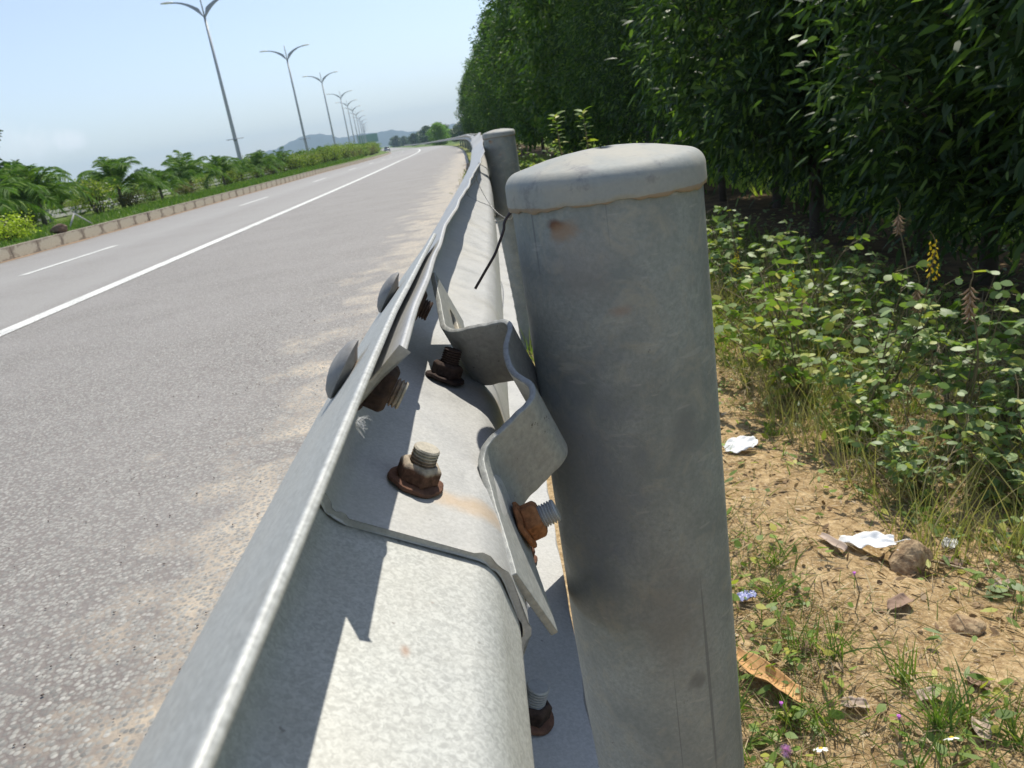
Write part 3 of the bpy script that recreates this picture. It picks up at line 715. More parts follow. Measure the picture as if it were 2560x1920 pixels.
LY = [(-17.06, 60.5), (-18.36, 92), (-20.7, 125.4), (-24.7, 168), (-28.2, 200), (-31.2, 229), (-34.7, 261), (-38.8, 298), (-43.1, 336), (-47.9, 378), (-53, 418), (-58.2, 458), (-63, 497), (-68, 536)]
l1 = make_lamp(10.5 + CZ + .15, True); l2 = make_lamp(10.5 + CZ + .1, False)
oo = ['nearest', 'second', 'third', 'fourth', 'fifth', 'sixth', 'seventh', 'eighth', 'ninth', 'tenth', 'eleventh', 'twelfth', 'thirteenth', 'fourteenth']
for i, (X, Y) in enumerate(LY):
    o = l1 if i == 0 else (copy_tree(l1) if i == 1 else (l2 if i == 2 else copy_tree(l2)))
    o.location = (X, Y, .2 - .0004 * Y); o.rotation_euler = (0, 0, .06)
    tag(o, ('tall twin-armed street lamp nearest the camera, its curved arms touching the top edge' if i == 0 else 'twin-armed street lamp on the median, %s in the row from the camera' % oo[i]), 'street lamp', 'street lamps along the median')

# ------------------------------------------------------------------ foliage tools
R_ = np.random.RandomState(5)
def unit(a): return a / (np.linalg.norm(a, axis=-1, keepdims=True) + 1e-9)
def leaves(P, D, L, Wd, droop=.25, ts=(0, .3, .65, 1), ws=(.12, 1, .85, .06), fold=.0, flat_=0.):
    n = len(P); L = np.broadcast_to(L, (n,))[:, None]; Wd = np.broadcast_to(Wd, (n,))[:, None]
    rv = unit(R_.normal(size=(n, 3)) * (1 - flat_) + np.array([0, 0, 1.0]) * flat_ * 2)
    Sd = unit(np.cross(D, rv)); V = []
    for t_, w in zip(ts, ws):
        c = P + D * L * t_ + np.array([0, 0, -1.]) * L * droop * t_ * t_
        V += [c - Sd * Wd * w * .5, c + Sd * Wd * w * .5]
    V = np.stack(V, 1); k = len(ts); base = (np.arange(n) * 2 * k)[:, None]
    F = np.concatenate([base + np.array([2 * i, 2 * i + 1, 2 * i + 3, 2 * i + 2]) for i in range(k - 1)], 0)
    return V.reshape(-1, 3), F
def joinVF(L_):
    V = []; F = []; o = 0
    for v, f in L_: V.append(v); F.append(f + o); o += len(v)
    return np.concatenate(V), np.concatenate(F)
def tube_np(mb, pts, r0, r1, k=5):
    n = len(pts); mb.tube(pts, [r0 + (r1 - r0) * i / (n - 1) for i in range(n)], k, cap=False)

bark = flat('acacia bark', (.075, .06, .045), .9, 0, .35, 30)
leafA = leafmat('acacia leaves', (.026, .052, .018), (.055, .10, .030), (.20, .30, .06), trans=.34, rough=.5, spec=.3)
leafB = leafmat('acacia leaves fresher', (.038, .078, .020), (.085, .155, .032), (.18, .26, .05), trans=.36, rough=.5, spec=.3)
def tree_meshes(seed, H=5.6, rad=1.15, z0=.9, ncl=300, per=95, L=.088, Wd=.021):
    global R_
    R_ = np.random.RandomState(seed); rr = random.Random(seed)
    tb = MB(); tr = []; n = 9; ph = rr.uniform(0, 6)
    for i in range(n):
        z = -.3 + (H * .86 + .3) * i / (n - 1); tr.append((.07 * math.sin(z * .9 + ph) * z / 3, .07 * math.cos(z * .7 + ph * 2) * z / 3, z))
    tb.tube(tr, [.055, .05, .046, .042, .036, .03, .022, .014, .006], 9)
    def tpos(z): 
        i = min(max((z + .3) / (H * .86 + .3) * (n - 1), 0), n - 1.001); k = int(i); f = i - k
        return np.array(tr[k]) * (1 - f) + np.array(tr[k + 1]) * f
    cl = []
    while len(cl) < ncl:
        z = z0 + (H - z0) * rr.random() ** .9; u = (z - z0) / (H - z0)
        R = rad * (math.sin(math.pi * min(1, (u * .86 + .10))) ** .6) * (1 if u < .75 else 1 - (u - .75) * 1.8)
        a = rr.uniform(0, 2 * math.pi); lob = .72 + .28 * math.sin(a * 3 + z * 1.7 + seed) + .15 * math.sin(a * 7 - z * 3)
        r = R * lob * rr.random() ** .42
        if math.sin(z * 3.1 + a * 2 + seed) * math.sin(a * 3 + z * 5 + seed * 2) > .35: continue
        cl.append((r * math.cos(a), r * math.sin(a), z + .12 * math.sin(a * 5)))
    cl = np.array(cl)
    for k in range(0, ncl, max(1, ncl // 70)):
        c = cl[k]; s = tpos(max(.4, c[2] - .25 - .5 * np.hypot(c[0], c[1]))); mid = (s + c) / 2 + np.array([0, 0, .06])
        tb.tube([tuple(s), tuple(mid), tuple(c)], [.013, .008, .003], 4, cap=False)
    me_t = bpy.data.meshes.new('trunk'); me_t.from_pydata(tb.v, [], tb.f); me_t.update()
    C = np.repeat(cl, per, 0); off = R_.normal(size=C.shape) * np.array([.125, .125, .14]); P = C + off
    out = unit(C * np.array([1, 1, 0]) + 1e-3); D = unit(out * .5 + off * 3.0 + R_.normal(size=C.shape) * .6 + np.array([0, 0, -.16]))
    Ls = L * R_.uniform(.6, 1.25, len(P)); Ws = Wd * R_.uniform(.7, 1.3, len(P))
    V, F = leaves(P, D, Ls, Ws, .25)
    return me_t, npmesh('crown', V, F)
def mk_tree(name, mt, mc, leafm, loc, rz, sc, label, cat='tree', group=None):
    if not len(mt.materials): mt.materials.append(bark); mt.polygons.foreach_set('use_smooth', [True] * len(mt.polygons))
    if not len(mc.materials): mc.materials.append(leafm)
    r = empty(name, loc, rz); r.scale = sc; tag(r, label, cat, group)
    a = bpy.data.objects.new('trunk', mt); COL.objects.link(a); a.parent = r
    b_ = bpy.data.objects.new('crown', mc); COL.objects.link(b_); b_.parent = r
    return r
tv = [tree_meshes(11, z0=.5, ncl=340), tree_meshes(23, z0=.6, ncl=320), tree_meshes(37, H=5.2, z0=.5, ncl=330), tree_meshes(41, rad=1.25, ncl=330)]
tn = [tree_meshes(12, H=2.7, rad=.98, z0=.50, ncl=230, per=125, L=.088), tree_meshes(24, H=2.5, rad=.92, z0=.45, ncl=220, per=125, L=.088)]
tf = [tree_meshes(51, ncl=330, per=60, L=.12, Wd=.042, z0=.5, rad=1.4), tree_meshes(63, ncl=330, per=60, L=.12, Wd=.042, z0=.4, rad=1.4)]
lm = [leafA, leafA, leafB, leafA]
rt = random.Random(3)
grpT = 'roadside trees in the plantation row'
near = [(2.6, 1.5), (2.15, 3.27), (2.1, 3.97), (2.35, 5.05), (2.05, 6.0), (2.5, 7.0), (2.5, 8.0), (2.2, 9.0), (2.35, 10.4), (2.25, 12), (2.4, 13.6), (2.3, 15.4), (2.35, 17.2)]
labs = ['slim tree at the right edge nearest the camera, leafy twigs hanging in', 'tree whose bare grey trunk stands farthest right behind the weeds', 'tree with a slim trunk just left of the rightmost trunk', 'dense tree right of the near post, trunk behind the tall weeds',
        'tree just to the right of the near post cap, trunk in deep shade']
for i, (X, Y) in enumerate(near):
    mt, mc = tn[i % 2] if Y < 8.5 else tv[(i * 3 + 1) % 4]; s = rt.uniform(.93, 1.08)
    if 8.5 < Y < 13: s *= .85
    lean = 0
    r = mk_tree('roadside_tree', mt, mc, lm[(i * 3 + 1) % 4], (X + (.5 if i < 7 else .55), Y, float(gz(X, Y))), rt.uniform(0, 6.28), (s, s, s * rt.uniform(.95, 1.08)),
                labs[i] if i < 5 else 'dark leafy tree in the row behind the posts, %s from the camera' % (['', '', '', '', '', 'sixth', 'seventh', 'eighth', 'ninth', 'tenth', 'eleventh', 'twelfth', 'thirteenth'][i]), group=grpT)
Yf = 19.0; k = 0
while Yf < 92:
    mt, mc = tf[k % 2]; X = np.interp(Yf, [19, 30, 46, 80, 92], [2.9, 3.0, 2.7, 2.6, 2.6]) - cv(Yf) + rt.uniform(-.4, .6); s = rt.uniform(.8, 1.3) * np.interp(Yf, [19, 46, 92], [1.0, 1.1, 1.08])
    mk_tree('roadside_tree', mt, mc, leafB, (X, Yf, -.15 + dz(Yf)), rt.uniform(0, 6.28), (s, s, s), 'leafy roadside tree, the %s down the front row on the right' % nth(k + 14), group=grpT)
    Yf += rt.uniform(2.2, 3.6); k += 1
# second and third rows behind
k = 0
for X0, st_, y1 in ((4.8, 2.1, 24), (11.5, 2.3, 46)):
    Yb = 8.0 if X0 < 6 else .8
    while Yb < y1:
        mt, mc = tv[(k * 5) % 4]; s = rt.uniform(.95, 1.12); X = X0 + rt.uniform(-.3, .3)
        mk_tree('roadside_tree', mt, mc, lm[(k * 5) % 4], (X, Yb, float(gz(X, Yb))), rt.uniform(0, 6.28), (s, s, s), 'tree deeper in the plantation, the %s of the inner trees' % nth(k + 1), group='trees in the rows behind the roadside row')
        Yb += st_ * rt.uniform(.85, 1.15); k += 1
# a bright round tree beyond the bend and the far tree line
mt, mc = tree_meshes(77, H=2.9, rad=1.3, z0=.1, ncl=200, per=45, L=.13, Wd=.06)
leafC = leafmat('bright leaves', (.10, .20, .03), (.20, .33, .05), (.30, .42, .08), trans=.4)
mk_tree('round_tree', mt, mc, leafC, (-7.0, 182, -.7), .5, (2.1, 2.1, 1.55), 'bright green round tree behind the guardrail where the road bends', 'tree')
mtf, mcf = tree_meshes(81, H=6, rad=2.4, z0=.3, ncl=150, per=30, L=.35, Wd=.16)
leafD = leafmat('distant leaves', (.03, .065, .015), (.06, .12, .03), (.12, .19, .05), trans=.2)
for i in range(56):
    Y = 215 + i * 8 + rt.uniform(-6, 6); X = -cv(Y) + 9 + rt.uniform(0, 40) - i * .2; s = rt.uniform(.55, 1.3)
    mk_tree('distant_tree', mtf, mcf, leafD, (X, Y, dz(Y) - .3), rt.uniform(0, 6), (s * 1.7, s * 1.7, s), 'hazy green tree in the far tree line beyond the bend, %s from its near end' % nth(i + 1), 'tree', 'far tree line beyond the bend')
for i in range(12):
    Y = 300 + i * 22; X = -cv(Y) - 80 - rt.uniform(0, 70) - i * 2; s = rt.uniform(.8, 1.4)
    mk_tree('distant_tree', mtf, mcf, leafD, (X, Y, dz(Y) - .3), rt.uniform(0, 6), (s * 1.2, s * 1.2, s), 'hazy tree far beyond the median hedge, %s from its near end' % nth(i + 1), 'tree', 'far trees left of the road')
mk_tree('broad_tree', mtf, mcf, leafB, (-37.0, 62, -.2), 1, (1.5, 1.5, 1.35), 'broad dark tree at the far left edge behind the palms', 'tree')

# ------------------------------------------------------------------ palms and hedge plants on the median
palmleaf = leafmat('palm leaflets', (.07, .14, .03), (.13, .23, .045), (.26, .34, .08), trans=.35, rough=.6, spec=.25)
palmbark = flat('palm trunk', (.16, .135, .10), .9, 0, .3, 20)
def palm_mesh(seed, n=15, FL_=1.55, th=.95):
    global R_
    R_ = np.random.RandomState(seed); rr = random.Random(seed); VF = []; mb = MB()
    for k in range(n):
        a = k * 2.4 + rr.uniform(-.3, .3); e = math.radians(86 - 58 * (k / n)) + rr.uniform(-.1, .1); L = FL_ * rr.uniform(.8, 1.1)
        d = np.array([math.cos(a) * math.cos(e), math.sin(a) * math.cos(e), math.sin(e)]); h = np.array([math.cos(a), math.sin(a), 0])
        ts = np.linspace(0, 1, 34); P = np.array([0, 0, th]) + d * L * ts[:, None] + h * (ts ** 2)[:, None] * .14 * L + np.array([0, 0, -1]) * (ts ** 2.6)[:, None] * L * (.30 + .50 * (k / n))
        mb.tube([tuple(p) for p in P[::5]], [.016, .013, .010, .008, .006, .004, .003][:len(P[::5])], 4, cap=False)
        T = unit(np.gradient(P, axis=0)); side = unit(np.cross(T, np.array([0, 0, 1.])))
        for sg in (-1, 1):
            idx = np.arange(5, 34); pp = np.repeat(P[idx], 2, 0) + np.repeat(T[idx], 2, 0) * R_.uniform(-.03, .03, (len(idx) * 2, 1)); ll = np.repeat(.42 * np.sin(np.pi * (.16 + .74 * ts[idx])) + .08, 2) * R_.uniform(.85, 1.1, len(idx) * 2)
            dd = unit(np.repeat(side[idx], 2, 0) * sg * .85 + np.repeat(T[idx], 2, 0) * .8 + np.array([0, 0, -.02]) + R_.normal(size=(len(idx) * 2, 3)) * .10)
            VF.append(leaves(pp, dd, ll, .030, .42, ts=(0, .35, .7, 1), ws=(.5, 1, .7, .05)))
    V, F = joinVF(VF); o = len(V); V = np.concatenate([V, np.array(mb.v)]); F = np.concatenate([F, np.array(mb.f) + o])
    me = npmesh('crown', V, F)
    tb = MB(); tb.tube([(0, 0, -.15), (.01, 0, .25), (0, .01, .6), (0, 0, th + .25)], [.095, .075, .06, .035], 9); mt = bpy.data.meshes.new('trunk'); mt.from_pydata(tb.v, [], tb.f); mt.update(); mt.materials.append(palmbark)
    me.materials.append(palmleaf); return mt, me
pm_ = [palm_mesh(1, 20, 1.95, .62), palm_mesh(2, 17, 1.75, .5), palm_mesh(3, 22, 1.9, .7)]
palms = [(-14.2, 26.6), (-15.2, 27.6), (-13.6, 31.4), (-13.5, 35.2), (-13.5, 39.3), (-13.4, 44.4), (-13.6, 22.6), (-17.2, 24.5), (-17.6, 29.5), (-16.8, 33.2), (-17.1, 37.5), (-16.5, 41.5), (-13.5, 48.5), (-16.6, 47)]
Yp = 53
while Yp < 150: palms += [(-13.4 + rt.uniform(-.3, .3), Yp), (-16.6 + rt.uniform(-.3, .3), Yp + 2)]; Yp += 4.4
palms.sort(key=lambda q: q[1]); cf = cb = 0
for i, (X, Y) in enumerate(palms):
    mt, mc = pm_[i % 3]; r = empty('palm', (X - cv(Y), Y, .2), rt.uniform(0, 6.28)); s = rt.uniform(.78, 1.12) * (1 if Y < 50 else .88); r.scale = (s, s, s)
    front = X > -15; cf += front; cb += not front
    lab = {-1: 'young palm farthest left with arching fronds, standing by the kerb side of the median', }.get(i, 'young arching palm on the median, %s along the %s row' % (nth(cf if front else cb), 'front' if front else 'back'))
    tag(r, lab, 'palm', 'young palms planted on the median')
    for nme, me in (('trunk', mt), ('crown', mc)): c = bpy.data.objects.new(nme, me); COL.objects.link(c); c.parent = r
hl = leafmat('hedge leaves', (.12, .18, .03), (.24, .30, .06), (.42, .40, .12), trans=.35, rough=.5)
hl2 = leafmat('hedge leaves darker', (.12, .13, .06), (.22, .21, .09), (.34, .22, .13), trans=.3, rough=.6)
def bush_mesh(seed, H=.8, rad=.6, ncl=46, per=27, L=.07, Wd=.045):
    global R_
    R_ = np.random.RandomState(seed); rr = random.Random(seed); sb = MB(); cl = []
    for k in range(ncl):
        a = rr.uniform(0, 6.28); z = .18 * H + .82 * H * rr.random() ** .8; r = rad * (.5 + .8 * rr.random()) * rr.random() ** .5; cl.append((r * math.cos(a), r * math.sin(a), z))
        if k % 2 == 0: sb.tube([(cl[-1][0] * .3, cl[-1][1] * .3, -.05), (cl[-1][0] * .55, cl[-1][1] * .55, z * .5), cl[-1]], [.016, .011, .004], 4, cap=False)
    C = np.repeat(np.array(cl), per, 0); off = R_.normal(size=C.shape) * .075; D = unit(off + R_.normal(size=C.shape) * .04 + np.array([0, 0, .03]))
    V, F = leaves(C + off, D, L * R_.uniform(.6, 1.2, len(C)), Wd, .3)
    mt = bpy.data.meshes.new('stems'); mt.from_pydata(sb.v, [], sb.f); mt.materials.append(bark)
    return mt, npmesh('foliage', V, F)
bm_ = [bush_mesh(5), bush_mesh(6, H=.6), bush_mesh(7, H=.95, rad=.6)]
bm_[0][1].materials.append(hl); bm_[1][1].materials.append(hl2); bm_[2][1].materials.append(hl)
bl = []
Yb = 14.5
while Yb < 200:
    for X in ((-13.6, -15.4, -17.4, -18.8) if Yb < 60 else (-12.6, -14.2, -15.8, -17.6)): (Yb > 60 or rt.random() < .68) and bl.append((X + rt.uniform(-.9, .9), Yb + rt.uniform(-1, 1)))
    Yb += 2.1 if Yb < 60 else 3.2
bl.sort(key=lambda q: q[1])
for i, (X, Y) in enumerate(bl):
    kk = rt.choice((0, 0, 1, 2)); mt, mc = bm_[kk]
    r = empty('hedge_shrub', (X - cv(Y), Y, .2 + dz(Y) * .5), rt.uniform(0, 6.28)); s = rt.uniform(.6, 1.25) * (1 if Y < 60 else 1.35); r.scale = (s, s, s * rt.uniform(.85, 1.15) * np.interp(Y, [20, 60, 100], [1, 1, 1.25]))
    tag(r, ('%s shrub on the median among the palms, %s nearest of the bed' % (('yellow-green', 'small brownish', 'tall yellow-green')[kk], nth(i + 1)) if i < 60 else 'low yellow-green shrub in the far part of the median bed'), 'shrub', 'low shrubs filling the median bed')
    for nme, me in (('stems', mt), ('foliage', mc)): c = bpy.data.objects.new(nme, me); COL.objects.link(c); c.parent = r
mt, mc = bush_mesh(9, H=.62, rad=.5, ncl=45, per=30, L=.07, Wd=.045); mc.materials.append(leafmat('lime leaves', (.30, .38, .04), (.46, .52, .07), trans=.35))
r = empty('lime_shrub', (-10.45, 18.0, .22)); r.scale = (.95, .95, .8); tag(r, 'small lime-yellow shrub on the grass by the kerb at the left edge', 'shrub')
for nme, me in (('stems', mt), ('foliage', mc)): c = bpy.data.objects.new(nme, me); COL.objects.link(c); c.parent = r
# low railing along the far side of the median
b = MB()
for k in range(60):
    y0 = 14 + k * 2.5; xa, xb = -15.1 - cv(y0), -15.1 - cv(y0 + 2.5)
    for z0, z1 in ((.50, .60), (.33, .43)):
        b.add([(xa, y0, z0), (xb, y0 + 2.5, z0), (xb, y0 + 2.5, z1), (xa, y0, z1), (xa - .06, y0, z0), (xb - .06, y0 + 2.5, z0), (xb - .06, y0 + 2.5, z1), (xa - .06, y0, z1)], [(0, 1, 2, 3), (4, 7, 6, 5), (3, 2, 6, 7), (0, 4, 5, 1)])
mr = empty('median_railing'); tag(mr, 'pale low two-rail railing seen between the palm trunks on the median', 'railing')
b.build('rail', flat('white painted rail', (.62, .62, .60), .6), mr, smooth=False)
for k in range(30):
    b = MB(); y0 = 14 + k * 5; b.box(-15.29 - cv(y0), -15.17 - cv(y0), y0 - .05, y0 + .05, .1, .66); b.build('rail_post', m_pole, mr, smooth=False)
# stone and marker on the kerb
def rock_mesh(name, seed, r, sc, mat, sub=3, amp=.28):
    import bmesh
    bm = bmesh.new(); bmesh.ops.create_icosphere(bm, subdivisions=sub, radius=1); rr = random.Random(seed); ph = [rr.uniform(0, 6) for _ in range(6)]
    pl = [(Vector((rr.gauss(0, 1), rr.gauss(0, 1), rr.gauss(0, 1))).normalized(), rr.uniform(.55, .85)) for _ in range(9)]
    for v in bm.verts:
        c = v.co.copy()
        for nrm, d in pl:
            k_ = c.dot(nrm)
            if k_ > d: c -= nrm * (k_ - d) * .85
        c *= 1 + amp * .25 * (math.sin(c.x * 5 + ph[0]) * math.sin(c.y * 4 + ph[1]) + .5 * math.sin(c.z * 9 + ph[2]) * math.sin(c.x * 11 + ph[3])) + rr.uniform(-.02, .02)
        v.co = Vector((c.x * sc[0], c.y * sc[1], c.z * sc[2])) * r
    me = bpy.data.meshes.new(name); bm.to_mesh(me); bm.free(); return link(name, me, mat, None, False)
rockm = NT('sandy rock', .95, 0, .15); q = rockm
q.base(q.mix(q.ramp(q.noise(45, 5, .7), [(.38, 0.), (.62, 1.)]), (.23, .15, .085), (.50, .37, .22))); q.bump(q.noise(90, 5, .7), .8, .006)
stonem = flat('brown stone', (.16, .11, .08), .9, 0, .4, 20)
o = rock_mesh('stone', 4, .20, (1, .8, .7), stonem); o.location = (-9.5, 18.2, .33); tag(o, 'brown stone lying on the kerb at the left', 'stone')
b = MB(); b.tube([(-9.9, 19.4, .2), (-9.75, 19.6, .58)], .02, 6); b.tube([(-9.75, 19.6, .58), (-9.45, 19.7, .28)], .02, 6); tag(b.build('bent_stake', flat('grey stake', (.4, .4, .38))), 'thin bent grey stake in the grass just behind the kerb stone', 'stake')
# median grass blades
def blades(name, P, Hh, Wd, lean, mat, label=None, kind='stuff'):
    n = len(P); a = R_.uniform(0, 6.28, n); h = np.stack([np.cos(a), np.sin(a), np.zeros(n)], 1)
    D = unit(h * R_.uniform(.05, lean, n)[:, None] + np.array([0, 0, 1.])); V, F = leaves(P, D, Hh, Wd, .25, ts=(0, .4, .75, 1), ws=(1, .8, .5, .05))
    o = link(name, npmesh(name, V, F), mat, None, False); tag(o, label, 'grass', None, kind); return o
R_ = np.random.RandomState(8)
n = 26000; Y = 9 + 75 * R_.random(n) ** 1.8; X = R_.uniform(-12.6, -9.5, n)
P = np.stack([X - np.array([cv(v) for v in Y]), Y, np.full(n, .21)], 1)
gm = leafmat('lawn grass', (.065, .13, .02), (.12, .20, .035), (.24, .27, .09), trans=.35)
blades('grass', P, R_.uniform(.06, .17, n) * (1 + Y / 60), .012 * (1 + Y / 40), .6, gm, 'bright green grass verge along the top of the kerb')

# ------------------------------------------------------------------ sign and car far down the road
sg = empty('road_sign', (-62.4, 500, -.8)); sg.scale = (1.5, 1.5, 1.25); tag(sg, 'large green overhead road sign far down the road beside the last street lamps', 'road sign')
b = MB(); b.box(-4.2, 4.2, -.1, .1, 3.9, 7.9); b.build('panel', flat('sign green', (.13, .26, .2), .5, 0, .05), sg, smooth=False)
b = MB(); b.tube([(-2.8, .2, 0), (-2.8, .2, 7.5)], .14, 8); b.tube([(2.8, .2, 0), (2.8, .2, 7.5)], .14, 8); b.build('leg', m_pole, sg)
cr = empty('car', (-25.6, 246, dz(246) + .0)); cr.rotation_euler = (0, 0, .12); tag(cr, 'tiny grey car far away on the road near the bend', 'car')
b = MB(); P = []
for y_, zt, w in ((-2.1, .75, .78), (-2.0, .95, .85), (-1.2, 1.02, .88), (-.6, 1.42, .72), (.6, 1.45, .72), (1.3, 1.1, .86), (1.9, 1.02, .86), (2.1, .7, .78)):
    P.append([(-.86, y_, .28), (.86, y_, .28), (.88, y_, .7), (w, y_, max(.7, zt * .78)), (w * .9, y_, zt), (-w * .9, y_, zt), (-w, y_, max(.7, zt * .78)), (-.88, y_, .7)])
b.grid(P, closev=True); b.f.append(tuple(range(8))); b.f.append(tuple(56 + j for j in reversed(range(8)))); b.build('body', flat('car grey', (.25, .26, .28), .3, .4), cr)
b = MB(); b.box(-.66, .66, -1.24, -.70, .98, 1.36); b.build('rear_window', flat('car glass', (.03, .03, .035), .1), cr, smooth=False)
for x_ in (-.8, .8):
    for y_ in (-1.35, 1.35):
        b = MB(); b.lathe([(.05, -.1), (.31, -.1), (.32, -.06), (.32, .06), (.31, .1), (.05, .1)], 16, M=Matrix.Translation((x_, y_, .32)) @ Matrix.Rotation(math.pi / 2, 4, 'Y')); b.build('wheel', flat('tyre', (.03, .03, .03)), cr)
#PART4
# ------------------------------------------------------------------ weeds behind the posts
weedleaf = leafmat('weed leaflets', (.14, .20, .08), (.25, .35, .13), (.48, .47, .10), trans=.30, rough=.5, spec=.5)
weedleaf2 = leafmat('weed leaflets green', (.12, .19, .04), (.24, .34, .07), (.50, .46, .09), trans=.36, rough=.5)
stemm = flat('weed stems', (.16, .13, .07), .8, 0, .3, 40)
podm = flat('dry pods', (.34, .23, .14), .8, 0, .35, 60)
flowm = NT('yellow petals', .6); flowm.base((.80, .58, .02)); flowm = flowm.m
def weed_mesh(seed, H=.62, spread=.34, nst=7, lf=.043):
    global R_
    R_ = np.random.RandomState(seed); rr = random.Random(seed); sb = MB(); P = []; D = []
    for k in range(nst):
        a = rr.uniform(0, 6.28); sp = spread * rr.uniform(.3, 1); h = H * rr.uniform(.55, 1)
        path = [Vector((0, 0, -.03))]
        for i in range(1, 8):
            t_ = i / 7; path.append(Vector((math.cos(a) * sp * t_ ** 1.3 + rr.uniform(-.012, .012), math.sin(a) * sp * t_ ** 1.3 + rr.uniform(-.012, .012), h * t_ * (1.1 - .12 * t_))))
        sb.tube(path, [.004, .0036, .0032, .0028, .0024, .002, .0015, .001], 5, cap=False)
        for i in range(1, 8):
            for q_ in range(2 if i > 1 else 1):
                aa = rr.uniform(0, 6.28); pl = rr.uniform(.015, .07); d = Vector((math.cos(aa), math.sin(aa), rr.uniform(.0, .7))).normalized(); b0 = path[i].lerp(path[i - 1], rr.random()); e = b0 + d * pl
                sb.tube([b0, e], [.0012, .0008], 3, cap=False)
                for da in (-1.05, 0, 1.05):
                    dd = Vector((math.cos(aa + da), math.sin(aa + da), rr.uniform(-.25, .35))); P.append(tuple(e)); D.append(tuple(dd.normalized()))
    P = np.array(P); D = np.array(D); n = len(P)
    V, F = leaves(P, D, lf * R_.uniform(.55, 1.2, n), lf * .58 * R_.uniform(.8, 1.1, n), .18, ts=(0, .15, .38, .65, .87, 1), ws=(.08, .55, .95, 1, .65, .12), flat_=.38)
    mt = bpy.data.meshes.new('stems'); mt.from_pydata(sb.v, [], sb.f); mt.materials.append(stemm)
    return mt, npmesh('leaves', V, F)
wm = [weed_mesh(101), weed_mesh(102, .55, .38, 8), weed_mesh(103, .7, .3, 7, .046), weed_mesh(104, .42, .34, 8, .038), weed_mesh(105, .34, .3, 9, .034)]
for i, w in enumerate(wm): w[1].materials.append(weedleaf if i % 2 == 0 else weedleaf2)
def put_weed(i, X, Y, s, rz, label, sc=(1, 1, 1)):
    mt, mc = wm[i]; r = empty('weed', (X, Y, float(gz(X, Y))), rz); r.scale = (s * sc[0], s * sc[1], s * sc[2]); tag(r, label, 'weed', 'leafy weeds in the bed under the trees')
    for nme, me in (('stems', mt), ('leaves', mc)): c = bpy.data.objects.new(nme, me); COL.objects.link(c); c.parent = r
    return r
def spike(parent_r, tip, kind, L=.09):
    """a flowering or seeding stalk of a weed; tip in world coordinates"""
    global R_
    base = parent_r.location; inv = Matrix.Translation(base).inverted()
    tip = Vector(tip); b = MB(); rr = random.Random(int(tip.y * 100))
    b.tube(smooth_path([base + Vector((0, 0, -.02)), base.lerp(tip, .5) + Vector((.03, -.02, .04)), tip, tip + Vector((.004, -.003, .05)), tip + Vector((-.012, -.003, .085))], 24), [.003 - .002 * k_ / 24 for k_ in range(25)][:len(smooth_path([base, tip, tip, tip, tip], 24))], 5, cap=False)
    o = b.build('stalk', stemm); o.parent = parent_r; o.matrix_parent_inverse = parent_r.matrix_basis.inverted()
    b = MB()
    if kind == 'pods':
        for k_ in range(26):
            z = -L * k_ / 26; a = k_ * 2.4; d = Vector((math.cos(a) * .55, math.sin(a) * .55, -.85 + .3 * rr.random())).normalized(); p = tip + Vector((0, 0, z + .02)); l_ = .019 + .009 * (1 - k_ / 26)
            side = d.cross(Vector((0, 0, 1))).normalized(); nn = d.cross(side)
            b.tube([p, p + d * l_ * .35, p + d * l_ * .75, p + d * l_ + Vector((math.cos(a), math.sin(a), .3)) * .006], [.0008, .0030, .0026, .0006], 5, cap=False)
        m_ = podm; nm_ = 'seed_pods'
    else:
        for k_ in range(30):
            z = -L * k_ / 30; a = k_ * 2.4; rad = .006 + .010 * (k_ / 30); p = tip + Vector((0, 0, z + .05)); d = Vector((math.cos(a), math.sin(a), .1 - .5 * k_ / 30)).normalized()
            c = p + d * rad; u = d.cross(Vector((rr.uniform(-.4, .4), rr.uniform(-.4, .4), 1))).normalized() * rr.uniform(.003, .006); v = Vector((rr.uniform(-.003, .003), 0, rr.uniform(.004, .008)))
            b.add([c - u, c - v * .7 + d * .004, c + u, c + v, c + d * .005], [(0, 1, 4), (1, 2, 4), (2, 3, 4), (3, 0, 4)])
        m_ = flowm; nm_ = 'flower_spike'
    o = b.build(nm_, m_); o.parent = parent_r; o.matrix_parent_inverse = parent_r.matrix_basis.inverted()
rw = random.Random(12)
def G0(X, Y): return float(gz(X, Y))
w = put_weed(2, 1.22, 1.98, .80, .3, 'tall weed at the right with the most prominent hanging bunch of brown seed pods'); spike(w, (1.2, 1.9, .42), 'pods', .085)
w = put_weed(0, 1.10, 2.22, .85, 1.3, 'weed with the tallest yellow flower spike and a brown pod bunch beside it'); spike(w, (1.2, 2.07, .48), 'flower', .10); spike(w, (1.19, 2.13, .37), 'pods', .07)
w = put_weed(1, 1.10, 2.95, .95, 2.3, 'weed with a short yellow spike above two dry pods in the middle of the bed'); spike(w, (1.17, 3.0, .24), 'flower', .07); spike(w, (1.2, 2.96, .17), 'pods', .06)
w = put_weed(0, 1.22, 3.72, 1.0, 4.3, 'weed with a faded yellow spike close to the edge of the near post'); spike(w, (1.2, 3.77, .20), 'flower', .10); spike(w, (1.24, 3.65, .06), 'pods', .09)
w = put_weed(4, 1.38, 2.60, 1.0, 4.3, 'weed with a single brown pod bunch high against the dark trees'); spike(w, (1.45, 2.72, .48), 'pods', .06)
